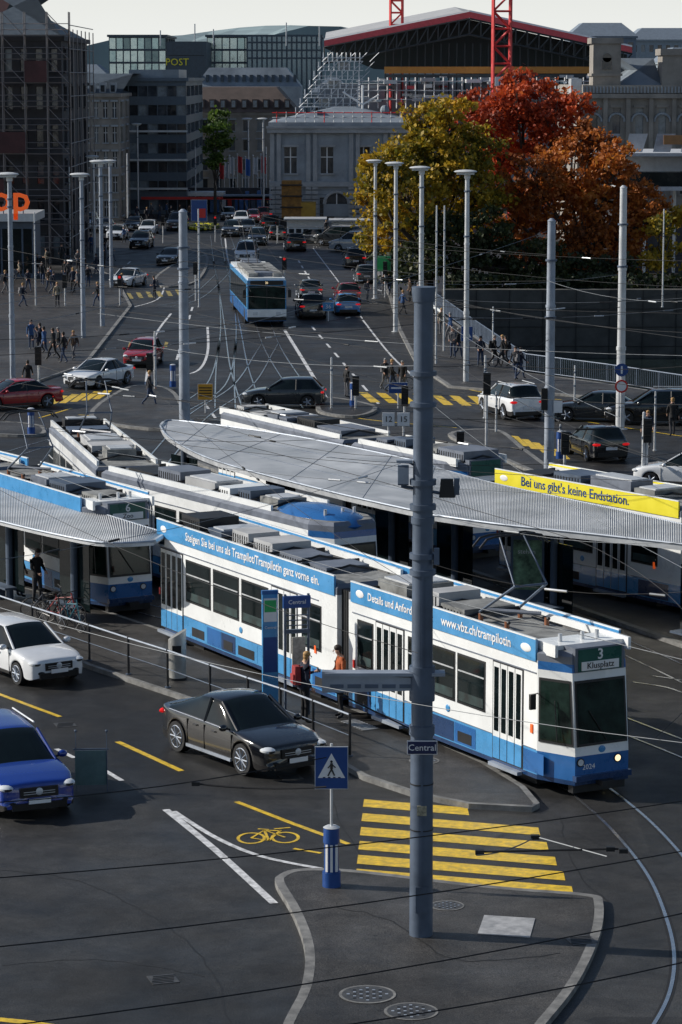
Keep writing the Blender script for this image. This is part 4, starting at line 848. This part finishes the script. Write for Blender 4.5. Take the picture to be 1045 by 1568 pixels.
b=B(); y=300; b.bb(X(-20,y),X(40,y),y,y+8,0,ZZ(40,y),DB); xc=X(12,y); b.add([(X(-25,y),y,ZZ(40,y)),(X(46,y),y,ZZ(40,y)),(X(46,y),y+8,ZZ(40,y)),(X(-25,y),y+8,ZZ(40,y)),(xc,y+4,ZZ(-60,y))],[(0,1,4),(1,2,4),(2,3,4),(3,0,4)],M('roof_red_dark',(.10,.05,.05),.8)); b.obj('steep_roofed_tower',smooth=0)
b=B(); y=P(0,428).y; b.bb(X(-60,y),X(52,y),y,y+6,0,ZZ(338,y),DSTEEL); b.bb(X(-60,y)-.3,X(55,y)+.2,y-1,y+6.2,ZZ(338,y),ZZ(326,y),LSTEEL)
for i in range(7): b.bb(X(-58+i*16,y),X(-45+i*16,y),y-.03,y,.5,ZZ(350,y),GLASS)
b.text('coop',3.0,ORANGE,TR(X(52,y),y-.9,ZZ(304,y),math.pi/2),align='RIGHT',ext=.1,off=.04)
for u in(-20,10,40): b.cyl((X(u,y),y-.7,ZZ(328,y)),(X(u,y),y-.7,ZZ(312,y)),.05,DSTEEL,n=5)
b.obj('kiosk',smooth=0)
b=B(); y=322; x0,x1=X(103,y),X(186,y); bld(b,x0,x1,y,y+30,0,ZZ(148,y),6,5,.42,.62,STONEB,WG,sill=STONE,frame=SW); hip(b,x0-.3,x1+.3,y-.3,y+30,ZZ(148,y)+.4,ZZ(112,y),SLATE)
for i in range(5): xx=x0+.9+i*1.15; b.bb(xx-.35,xx+.35,y,y+1.5,ZZ(142,y),ZZ(126,y),STONE); b.bb(xx-.22,xx+.22,y-.04,y,ZZ(140,y),ZZ(130,y),WG[0])
b.obj('stone_townhouse',smooth=0)
b=B(); y=338; x0,x1=X(186,y),X(288,y)
DG=M('facade_blue_grey',(.10,.13,.16),.6,noise=.15)
bld(b,x0,x1,y,y+40,0,ZZ(124,y),7,7,.92,.55,DG,WG); b.bb(x0+1,x1-1,y+3,y+20,ZZ(124,y),ZZ(106,y),ZINC)
for i in range(3): b.bb(x0-.1,x1+.1,y-.5,y-.03,ZZ(290-i*44,y),ZZ(287-i*44,y),LSTEEL)
b.obj('office_building',smooth=0)
b=B(); y=398; x0,x1=X(284,y),X(452,y); wz=ZZ(176,y); bld(b,x0,x1,y,y+25,0,wz,8,4,.4,.55,STONEB,WG,sill=STONE); hip(b,x0-.5,x1+.5,y-.5,y+25,wz+.4,ZZ(133,y),ROOFB,.12)
for i in range(10):
    xx=x0+1+i*(x1-x0-2)/9.; b.bb(xx-.4,xx+.4,y-.3,y+2,wz+1.,wz+2.2,ROOFB); b.bb(xx-.25,xx+.25,y-.34,y-.3,wz+1.1,wz+2.0,WG[2])
b.bb(x0-.0,x0+2.6,y-3,y-.6,0,ZZ(180,y),M('plaster_cream',(.5,.48,.42),.8))
for k in range(4): b.bb(x0+.5,x0+1.9,y-3.04,y-3,2+k*2.6,3.6+k*2.6,WG[0])
b.obj('brown_roofed_building',smooth=0)
b=B(); y=470; x0,x1=X(300,y),X(462,y); b.bb(x0,x1,y,y+20,0,ZZ(132,y),STONE); hip(b,x0,x1,y,y+20,ZZ(132,y),ZZ(103,y),ZINC,.12)
for i in range(14): xx=x0+1+i*(x1-x0-2)/13; b.bb(xx-.25,xx+.25,y+.4,y+1.6,ZZ(124,y),ZZ(114,y),SLATE)
b.obj('zinc_roofed_building',smooth=0)
b=B(); y=510; b.bb(X(259,y),X(319,y),y,y+20,0,ZZ(63,y),SLATE); b.bb(X(262,y),X(316,y),y-.02,y,ZZ(85,y),ZZ(84,y),DARK)
b.text('POST',1.75,SYEL,TR(X(275,y),y-.1,ZZ(95,y),math.pi/2),ext=.1); b.obj('post_office_tower',smooth=0)
b=B(); y=530
for x0,x1,nx in((172,258,8),(320,492,15)):
    x0,x1=X(x0,y),X(x1,y); bld(b,x0,x1,y,y+30,0,ZZ(56,y),nx,10,.86,.84,SLATE,WGL if nx==8 else [WGL[0],WGL[1],WGL[0]])
x0,x1=X(380,y),X(492,y); b.bb(x0,x1,y-2,y-.5,0,ZZ(56,y),M('facade_glass_blue',(.16,.22,.26),.2,.7,noise=.3))
for i in range(16): b.bb(x0+i*(x1-x0)/15,x0+i*(x1-x0)/15+.3,y-2.1,y-2,8,ZZ(56,y),SLATE)
for v in(66,78,90): b.bb(x0,x1,y-2.15,y-2.1,ZZ(v,y),ZZ(v,y)+.3,SLATE)
b.obj('glass_office_block',smooth=0)
b=B(); y=525
for u,v in((302,36),(440,34),(330,44),(250,46),(490,40)): b.cyl((X(u,y),y,ZZ(70,y)),(X(u,y),y,ZZ(v,y)),.12,LSTEEL,n=5)
b.obj('roof_antennas',smooth=0)
# station pavilion
b=B(); y=302; x0,x1=X(418,y),X(640,y); zt=ZZ(203,y); zb=ZZ(283,y)
bld(b,x0,x1,y,y+22,zb,zt,4,1,.34,.5,STONE,[WG[0],WG[1]],frame=SW,sill=CONC,ns=3); bld(b,x0-.01,x1+.01,y-.01,y+22,0,zb,4,1,.4,.5,STONE,WG[0],ns=3)
b.bb(x0-.3,x1+.3,y-.35,y-.32,zb-.15,zb+.3,CONC); b.bb(x0-.3,x1+.3,y-.32,y-.02,zb-.1,zb+.25,CONC); b.bb(x0-.5,x1+.5,y-.6,y-.33,zt,zt+.45,CONC); b.bb(x0-.6,x1+.6,y-.75,y-.4,zt+.46,zt+.7,CONC); b.bb(x0-.4,x1+.4,y-.3,y+22.4,zt+.5,zt+1.1,STONE)
for u in(418,428,473,483,538,548,590,600,638):
    xx=X(u,y); b.bb(xx-.22,xx+.22,y-.25,y-.02,zb+.3,zt-.05,CONC)
    for k in range(9): b.bb(xx-.3,xx+.3,y-.3,y-.26,.3+k*.5,.66+k*.5,CONC)
for k in range(9): b.bb(x0,x1,y-.035,y-.015,.22+k*.5,.26+k*.5,DSTEEL)
for u in(516,570):
    xx=X(u,y); zc=ZZ(312,y)
    for t in range(9): a0,a1=math.pi*t/9,math.pi*(t+1)/9; b.cyl((xx+1.3*math.cos(a0),y-.06,zc+1.3*math.sin(a0)),(xx+1.3*math.cos(a1),y-.06,zc+1.3*math.sin(a1)),.2,CONC,n=5)
    b.cyl((xx,y-.05,zc),(xx,y-.08,zc),1.1,WG[0],n=20); b.bb(xx-.05,xx+.05,y-.12,y-.08,zc,zc+1.1,SW); b.bb(xx-1.4,xx+1.4,y-.14,y-.09,zc-1.3,zc,STONE)
hip(b,x0,x1,y,y+22,zt+1.1,ZZ(165,y),ZINC,.3)
for i in range(16): xx=x0+.5+i*1.0; b.cyl((xx,y-.2,zt+1.1),(xx,y-.2,zt+2.2),.05,RED if i%5==0 else LSTEEL,n=4)
for e in(1.6,2.1): b.cyl((x0,y-.2,zt+e),(x1,y-.2,zt+e),.05,RED if e>2 else LSTEEL,n=4)
b.bb(X(486,y),X(494,y),y+3,y+4,zt,ZZ(170,y),DSTEEL); b.ball((X(590,y),y+6,ZZ(170,y)),(.5,.5,.6),ZINC,8,6)
b.obj('station_building',smooth=0)
b=B(); y=296
b.bb(X(432,y),X(462,y),y,y+3,ZZ(335,y),ZZ(277,y),M('hoarding_ochre',(.26,.13,.03),.7,noise=.5)); b.bb(X(462,y),X(484,y),y,y+3,ZZ(335,y),ZZ(310,y),M('hoarding_ochre2',(.42,.26,.04),.7)); b.bb(X(430,y),X(486,y),y,y+3,0,ZZ(335,y),DARK)
for k in range(4): b.bb(X(430,y),X(464,y),y-.3,y-.02,ZZ(335-k*17,y),ZZ(333-k*17,y),DARK)
b.obj('construction_hoarding',smooth=0)
for u0,u1,vt,vb in((440,496,336,372),(508,562,338,372)):
    b=B(); y=P(500,vb).y; b.bb(X(u0,y),X(u1,y),y,y+3,ZZ(vb,y)+.9,ZZ(vt,y),TW); b.bb(X(u0,y)+.2,X(u1,y)-.2,y-.03,y,.3,ZZ(vt,y)-.9,WG[0]); b.bb(X(u0,y),X(u1,y),y,y+2.9,0,.9,TW)
    for i in range(5): b.bb(X(u0+11*i,y),X(u0+11*i+3,y),y-.06,y-.03,0.2,ZZ(vt,y)-.8,TW)
    b.bb(X(u0,y)-.3,X(u1,y)+.3,y-.8,y+3.2,ZZ(vt,y),ZZ(vt,y)+.12,LSTEEL); b.obj('shop_kiosk',smooth=0)
b=B(); y=P(0,326).y
b.bb(X(222,y),X(345,y),y,y+4,ZZ(300,y),ZZ(294,y),LSTEEL); b.bb(X(222,y),X(418,y),y-4,y-3.9,ZZ(303,y),ZZ(299,y),RED)
for u in range(228,420,22): b.cyl((X(u,y),y,0),(X(u,y),y,ZZ(300,y)),.1,DSTEEL,n=6)
b.bb(X(345,y),X(420,y),y-4,y,ZZ(302,y),ZZ(297,y),DSTEEL); b.bb(X(120,y),X(420,y),y+5,y+6,0,2.8,DB)
for i in range(34): u=115+i*9; b.bb(X(u,y),X(u+6,y),y+2,y+2.4,0,R.uniform(1.5,2.8),R.choice([DARK,GLASS,RED,DSTEEL,SW,TB,SYEL if i%7==0 else DARK]))
b.obj('far_tram_stop',smooth=0)
# big temporary roof over the station
b=B(); y=345; REDC=M('red_edge',(.65,.09,.11),.5); TR_=M('truss_dark',(.06,.07,.075),.6,.3); SHT=M('roof_underside',(.04,.052,.052),.8)
Lp,Tp,Rp=(X(497,y),ZZ(66,y)),(X(716,y),ZZ(22,y)),(X(962,y),ZZ(76,y)); dep=45
for (a,c) in((Lp,Tp),(Tp,Rp)):
    b.add([(a[0],y,a[1]),(c[0],y,c[1]),(c[0],y+dep,c[1]+2),(a[0],y+dep,a[1]+2)],[(0,1,2,3)],CONC)
    b.add([(a[0],y-.1,a[1]-.35),(c[0],y-.1,c[1]-.35),(c[0],y-.1,c[1]+.35),(a[0],y-.1,a[1]+.35)],[(0,1,2,3)],REDC)
    b.add([(a[0],y-.2,a[1]+.35),(c[0],y-.2,c[1]+.35),(c[0],y-.1,c[1]+.55),(a[0],y-.1,a[1]+.55)],[(0,1,2,3)],SW)
    n_=14
    for i in range(n_):
        t0,t1=i/n_,(i+1)/n_; p0=Vector((a[0],0,a[1]-.45)).lerp(Vector((c[0],0,c[1]-.45)),t0); p1=Vector((a[0],0,a[1]-.45)).lerp(Vector((c[0],0,c[1]-.45)),t1); p0.y=p1.y=y
        dn=Vector((0,0,-1.9)); b.cyl(p0+dn,p1+dn,.12,TR_,n=4); b.cyl(p0,p0+dn,.09,TR_,n=4); b.cyl(p0+dn,p1,.09,TR_,n=4); b.cyl(p0,p1,.12,TR_,n=4)
b.add([(Lp[0],y+6,Lp[1]-.5),(Tp[0],y+6,Tp[1]-.4),(Rp[0],y+6,Rp[1]-.5),(Rp[0],y+6,ZZ(128,y)),(Lp[0]+6,y+6,ZZ(105,y))],[(0,1,2,3,4)],SHT)
zo=ZZ(112,y); b.bb(X(588,y),X(905,y),y-1,y,zo,zo+.8,M('orange_beam',(.5,.22,.04),.6)); b.bb(X(588,y),X(905,y),y-1.1,y-.9,zo-.5,zo-.1,TR_)
for u in range(590,960,12): b.cyl((X(u,y),y+1,ZZ(150,y)),(X(u,y),y+1,Lp[1]),.08,TR_,n=4)
for i in range(80): u=R.uniform(545,900); v=R.uniform(114,156); b.bb(X(u,y),X(u+R.uniform(5,24),y),y+R.uniform(-6,2),y+3,ZZ(v+R.uniform(2,6),y),ZZ(v,y),R.choice([LSTEEL,SW,DSTEEL,CONC,STONE,STONE,SW]) if i%12 else REDC)
for u in range(550,900,14): b.cyl((X(u,y),y-3,ZZ(165,y)),(X(u,y),y-3,ZZ(118,y)),.07,SW,n=4)
for v in(124,138,152): b.cyl((X(545,y),y-3,ZZ(v,y)),(X(900,y),y-3,ZZ(v,y)),.07,LSTEEL,n=4)
b.bb(X(490,y),X(960,y),y+7,y+30,0,ZZ(128,y),STONE); b.obj('station_hall_roof',smooth=0)
b=B(); y=318
for k in range(7):
    v=178-k*14; us=452+k*7.0; b.bb(X(us,y),X(556,y),y,y+2,ZZ(v,y),ZZ(v-1.2,y),LSTEEL); b.cyl((X(us,y),y,ZZ(v-6,y)),(X(556,y),y,ZZ(v-6,y)),.04,LSTEEL,n=4)
    for j in range(5): b.cyl((X(us+j*18,y),y-.1,ZZ(v,y)),(X(us+j*18+14,y),y-.1,ZZ(v-14,y)),.04,LSTEEL,n=4)
    for j in range(9):
        u=us+2+j*(104-k*7)/9; b.cyl((X(u,y),y,ZZ(v,y)),(X(u,y),y,ZZ(v-14,y)),.06,SW if u>500 else STEEL,n=4)
    if k%2: b.bb(X(us+30,y),X(us+50,y),y+1,y+1.1,ZZ(v,y),ZZ(v-13,y),CONC)
b.obj('scaffolding_tower',smooth=0)
b=B(); y=310
b.cyl((X(555,y),y,ZZ(215,y)),(X(555,y),y,ZZ(130,y)),.15,SW,n=6); b.cyl((X(525,y),y,ZZ(140,y)),(X(555,y),y,ZZ(160,y)),.1,SW,n=5); b.cyl((X(580,y),y,ZZ(145,y)),(X(555,y),y,ZZ(160,y)),.1,SW,n=5); b.obj('roof_mast')
CR=M('crane_red',(.65,.05,.05),.5)
def crane(u,w_px,v0,y):
    b=B(); xc=X(u,y); hw=w_px/2*y/F; z0,z1=ZZ(v0,y),ZZ(-120,y); k=int((z1-z0)/(2*hw))+1
    for sx in(-1,1):
        for sy in(-1,1): b.cyl((xc+sx*hw,y+sy*hw,0),(xc+sx*hw,y+sy*hw,z1),.16,CR,n=4)
    for i in range(k):
        za=z0+i*2*hw; zb_=za+2*hw
        for sy in(-1,1):
            s=1 if i%2 else -1
            b.cyl((xc-s*hw,y+sy*hw,za),(xc+s*hw,y+sy*hw,zb_),.1,CR,n=4); b.cyl((xc-hw,y+sy*hw,za),(xc+hw,y+sy*hw,za),.1,CR,n=4); b.cyl((xc+sy*hw,y-s*hw,za),(xc+sy*hw,y+s*hw,zb_),.1,CR,n=4)
    b.cyl((xc-30,y,z1),(xc+14,y,z1),.4,CR,n=4); b.obj('tower_crane',smooth=0)
crane(606,18,56,352); crane(765,26,150,330)
b=B(); y=328; b.box((X(763,y),y-1.5,ZZ(128,y)),(1.3,.3,1.6),SW); b.text('L',1.2,BLUE,TR(X(763,y),y-1.7,ZZ(128,y),math.pi/2)); b.obj('crane_sign')
# right stone building with tower
b=B(); y=262; x0,x1=X(888,y),X(1200,y)
bld(b,x0,x1,y,y+30,0,ZZ(150,y),9,3,.34,.66,STONEB,WG,sill=STONEB,frame=None); b.bb(x0-.4,x1+.4,y-.5,y-.31,ZZ(150,y),ZZ(143,y),STONEB); b.bb(x0,x1,y-.25,y+30,ZZ(142,y),ZZ(130,y),STONEB)
for i in range(60): b.bb(x0+i*.31,x0+i*.31+.14,y-.35,y-.26,ZZ(142,y),ZZ(132,y),STONE)
for i in range(10): xx=x0+i*(x1-x0)/9; b.bb(xx-.2,xx+.2,y-.3,y-.02,0,ZZ(150,y),STONEB)
for i in range(9):
    xx=x0+(i+.5)*(x1-x0)/9; zc=ZZ(186,y)
    for t in range(7): a0,a1=math.pi*t/7,math.pi*(t+1)/7; b.cyl((xx+.75*math.cos(a0),y-.1,zc+.75*math.sin(a0)),(xx+.75*math.cos(a1),y-.1,zc+.75*math.sin(a1)),.12,STONE,n=5)
tx0,tx1=X(905,y),X(947,y); b.bb(tx0,tx1,y+1,y+5,ZZ(130,y),ZZ(66,y),STONEB); b.bb(tx0-.2,tx1+.2,y+.8,y+5.2,ZZ(66,y),ZZ(57,y),STONEB); b.bb(tx0-.15,tx1+.15,y+.85,y+5.1,ZZ(116,y),ZZ(112,y),STONEB)
xc=(tx0+tx1)/2; b.bb(xc-.4,xc+.4,y+.9,y+.97,ZZ(106,y),ZZ(88,y),WG[0]); b.cyl((xc,y+.9,ZZ(88,y)),(xc,y+.99,ZZ(88,y)),.4,WG[0],n=16)
tx0,tx1=X(1010,y),X(1060,y); b.bb(tx0,tx1,y+1,y+5,ZZ(130,y),ZZ(84,y),STONEB); b.bb(tx0-.2,tx1+.2,y+.8,y+5.2,ZZ(84,y),ZZ(74,y),STONEB)
hip(b,X(945,y),X(1012,y),y+2,y+20,ZZ(130,y),ZZ(88,y),ZINC,.2)
b.bb(X(872,y),X(888,y),y+1,y+4,ZZ(150,y),ZZ(120,y),LSTEEL)
b.obj('stone_arcade_building',smooth=0)
b=B(); y=236; WP=M('white_panel',(.5,.52,.55),.5)
b.bb(X(930,y),X(1150,y),y,y+12,ZZ(262,y),ZZ(238,y),WP); b.bb(X(905,y),X(1150,y),y-2,y+12,ZZ(238,y),ZZ(233,y),WP); b.bb(X(940,y),X(1150,y),y-2,y-1.8,ZZ(284,y),ZZ(262,y),GLASS); b.bb(X(940,y),X(1150,y),y-2.2,y+5,ZZ(290,y),ZZ(284,y),WP)
for i in range(6): u=910+i*42; b.add([(X(u,y),y-1,ZZ(232,y)),(X(u+26,y),y-1,ZZ(232,y)),(X(u+34,y),y-1,ZZ(204,y)),(X(u+6,y),y-1,ZZ(204,y))],[(0,1,2,3)],WP if i%2 else STEEL)
b.bb(X(1008,y),X(1060,y),y-2,y-1.9,ZZ(220,y),ZZ(206,y),M('tan_panel',(.4,.2,.08),.6))
for u in(950,985,1030): b.cyl((X(u,y),y,0),(X(u,y),y,ZZ(285,y)),.15,LSTEEL,n=6)
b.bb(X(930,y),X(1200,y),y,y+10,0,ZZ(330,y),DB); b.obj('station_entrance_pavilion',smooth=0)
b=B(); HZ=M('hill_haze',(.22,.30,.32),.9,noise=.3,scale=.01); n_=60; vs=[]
for i in range(n_+1):
    x=-500+i*1000/n_; vs+=[(x,1500,0),(x,1500,22+16*math.sin(i*.21+2)+6*math.sin(i*.9)),(x,1900,30+20*math.sin(i*.21+2))]
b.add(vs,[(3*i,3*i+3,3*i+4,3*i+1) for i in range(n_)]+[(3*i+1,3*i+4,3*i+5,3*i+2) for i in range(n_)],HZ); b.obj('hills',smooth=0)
def house(u0,u1,vt,y,wall,roof,nx=5):
    b=B(); x0,x1=X(u0,y),X(u1,y); zt=ZZ(vt,y)
    bld(b,x0,x1,y,y+15,0,zt-3,nx,8,.5,.5,wall,WG); hip(b,x0-.4,x1+.4,y-.4,y+15,zt-2.6,zt,roof,.2); b.obj('distant_building',smooth=0)
BG=M('far_wall_haze',(.26,.31,.35),.8); BG2=M('far_roof_haze',(.16,.20,.25),.8)  # distance haze put into the base colours, lighter and bluish
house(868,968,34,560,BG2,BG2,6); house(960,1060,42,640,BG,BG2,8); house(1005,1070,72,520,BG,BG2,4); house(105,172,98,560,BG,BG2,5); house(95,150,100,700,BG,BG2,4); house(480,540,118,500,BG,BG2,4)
# ---------- trees ----------
def leafmat(name,cols,sc_=.25,tl=.4):
    m=bpy.data.materials.new(name); m.use_nodes=True; nt=m.node_tree; n=nt.nodes; l=nt.links; bs=n['Principled BSDF']; bs.inputs['Roughness'].default_value=.6
    gi=n.new('ShaderNodeNewGeometry'); tc=n.new('ShaderNodeTexCoord'); nz=n.new('ShaderNodeTexNoise'); nz.inputs['Scale'].default_value=sc_; nz.inputs['Detail'].default_value=3
    l.new(tc.outputs['Object'],nz.inputs['Vector']); ad=n.new('ShaderNodeMath'); ad.operation='MULTIPLY_ADD'; l.new(gi.outputs['Random Per Island'],ad.inputs[0]); ad.inputs[1].default_value=.42
    mr=n.new('ShaderNodeMapRange'); mr.inputs['From Min'].default_value=.3; mr.inputs['From Max'].default_value=.7; mr.inputs['To Max'].default_value=.58; l.new(nz.outputs['Fac'],mr.inputs['Value']); l.new(mr.outputs[0],ad.inputs[2])
    cr=n.new('ShaderNodeValToRGB'); e=cr.color_ramp.elements
    while len(e)<len(cols): e.new(.5)
    for i,c in enumerate(cols): e[i].position=i/(len(cols)-1); e[i].color=(*c,1)
    l.new(ad.outputs[0],cr.inputs[0]); l.new(cr.outputs[0],bs.inputs['Base Color'])
    tr=n.new('ShaderNodeBsdfTranslucent'); l.new(cr.outputs[0],tr.inputs[0]); mx=n.new('ShaderNodeMixShader'); mx.inputs[0].default_value=tl
    l.new(bs.outputs[0],mx.inputs[1]); l.new(tr.outputs[0],mx.inputs[2]); l.new(mx.outputs[0],n['Material Output'].inputs[0]); return m
BARK=M('bark',(.05,.042,.035),.9,noise=.4,scale=3)
def tree(name,u,y,lobes,mat,dens=3500,size=.35,trunk=.4):
    b=B(); base=Vector((X(u,y),y,0)); r=random.Random(len(lobes)*13+int(u))
    cs=[]
    for (lu,lv,lr) in lobes:
        c=A(lu,lv,y+r.uniform(-2.5,2.5)); cs.append((c,lr*y/F))
    zt=min(c.z for c,_ in cs); fork=base+Vector((0,0,max(2.5,zt*.6)))
    b.cyl(base,fork,trunk,BARK,trunk*.75,10)
    for c,rr in cs:
        mid=fork.lerp(c,.55)+Vector((r.uniform(-.5,.5),r.uniform(-.5,.5),-.4)); b.cyl(fork,mid,trunk*.45,BARK,trunk*.28,7); b.cyl(mid,c,trunk*.28,BARK,trunk*.1,6)
        for _ in range(7):
            v_=Vector((r.gauss(0,1),r.gauss(0,1),r.gauss(.3,1))).normalized(); b.cyl(mid.lerp(c,.7),c+v_*rr*.9,trunk*.09,BARK,.02,4,caps=False)
    V=[];Fc=[]
    for c,rr in cs:
        k=max(200,int(dens*(rr/3.2)**2)); ncl=max(14,k//34)
        for q in range(ncl):
            v_=np.random.normal(size=3); v_/=np.linalg.norm(v_); rad=rr*(np.random.uniform(.25,1.12)**.6); cc=np.array(c)+v_*rad*np.array([1,.9,.85]); cr_=np.random.uniform(.35,.85)
            m_=np.random.randint(18,50)
            pos=cc+np.random.normal(size=(m_,3))*cr_*.5*np.array([1,1,.6])
            a=np.random.normal(size=(m_,3)); a/=np.linalg.norm(a,axis=1)[:,None]; t=np.random.normal(size=(m_,3)); t-=a*(t*a).sum(1)[:,None]; t/=np.linalg.norm(t,axis=1)[:,None]; s_=(size*np.random.uniform(.5,1.15,m_))[:,None]; w2=np.cross(a,t)*s_*.42; t=t*s_*.55
            Q=np.stack([pos-t,pos+w2,pos+t,pos-w2],1).reshape(-1,3).tolist(); o_=len(V); V+=Q; Fc+=[(o_+4*i,o_+4*i+1,o_+4*i+2,o_+4*i+3) for i in range(m_)]
    b.add(V,Fc,mat); return b.obj(name,smooth=0)
LY=leafmat('leaves_gold',[(.04,.055,.012),(.13,.13,.015),(.36,.26,.02),(.58,.36,.022),(.62,.34,.028)])
LR=leafmat('leaves_red',[(.14,.03,.015),(.36,.055,.02),(.60,.10,.025),(.64,.18,.03)])
LO=leafmat('leaves_russet',[(.07,.03,.012),(.22,.07,.018),(.44,.13,.022),(.52,.18,.03),(.55,.28,.04)])
LG=leafmat('leaves_dark_green',[(.012,.022,.010),(.03,.045,.012),(.08,.075,.015)],tl=.2); LB=leafmat('leaves_green',[(.03,.07,.012),(.08,.14,.02),(.2,.26,.04)])
tree('autumn_plane_tree',655,212,[(625,300,62),(600,350,52),(680,235,66),(650,190,42),(700,310,66),(720,235,48),(575,275,32),(562,310,22),(590,240,30),(690,170,30),(740,290,48),(640,240,50)],LY,trunk=.5)
tree('autumn_maple_tree',800,222,[(760,175,42),(800,128,30),(850,185,46),(800,205,54),(745,205,36),(880,160,28),(835,150,30),(720,150,16),(770,240,40),(790,150,30),(730,185,30)],LR,trunk=.45)
tree('autumn_oak_tree',890,216,[(880,250,62),(930,290,60),(965,340,46),(850,320,62),(985,300,38),(900,370,60),(820,280,54),(950,245,34),(1000,330,26),(780,330,52),(845,400,36),(950,395,40),(790,385,32),(905,215,34)],LO,trunk=.5)
tree('shaded_underside_tree',700,210,[(640,400,40),(700,395,48),(760,390,50),(820,405,52),(600,405,30),(880,425,40),(940,415,36),(680,350,36),(740,350,40)],LG,trunk=.4)  # dark underside of the autumn crowns, its shade painted as dark leaves
tree('autumn_birch_tree',1015,214,[(1010,350,24),(1025,390,30),(1000,400,26),(1035,330,16)],LY,dens=900,trunk=.2)
tree('street_tree',331,330,[(331,200,20),(328,225,18),(335,180,14),(331,245,14),(338,215,14)],LB,dens=3500,size=.4,trunk=.22)
b=B(); V=[];Fc=[]
for i in range(6000):
    p=np.array([R.uniform(7.5,40),R.uniform(206,209),R.uniform(0,1.8)]); a=np.random.normal(size=3); a/=np.linalg.norm(a); t=np.random.normal(size=3); t-=a*t.dot(a); t/=np.linalg.norm(t); w2=np.cross(a,t)*.15; t=t*.2; o_=len(V); V+= [tuple(p-t),tuple(p+w2),tuple(p+t),tuple(p-w2)]; Fc.append((o_,o_+1,o_+2,o_+3))
b.add(V,Fc,LG); b.obj('hedge',smooth=0)
b=B(); c=P(312,350)
for i in range(260):
    a=R.uniform(0,6.28); q=R.uniform(0,1)**.5; b.ball((c.x+1.6*q*math.cos(a),c.y+5*q*math.sin(a),.25),(.18,.3,.2),R.choice([SYEL,LB,LB,LG]),5,3)
b.obj('flower_bed',smooth=0)
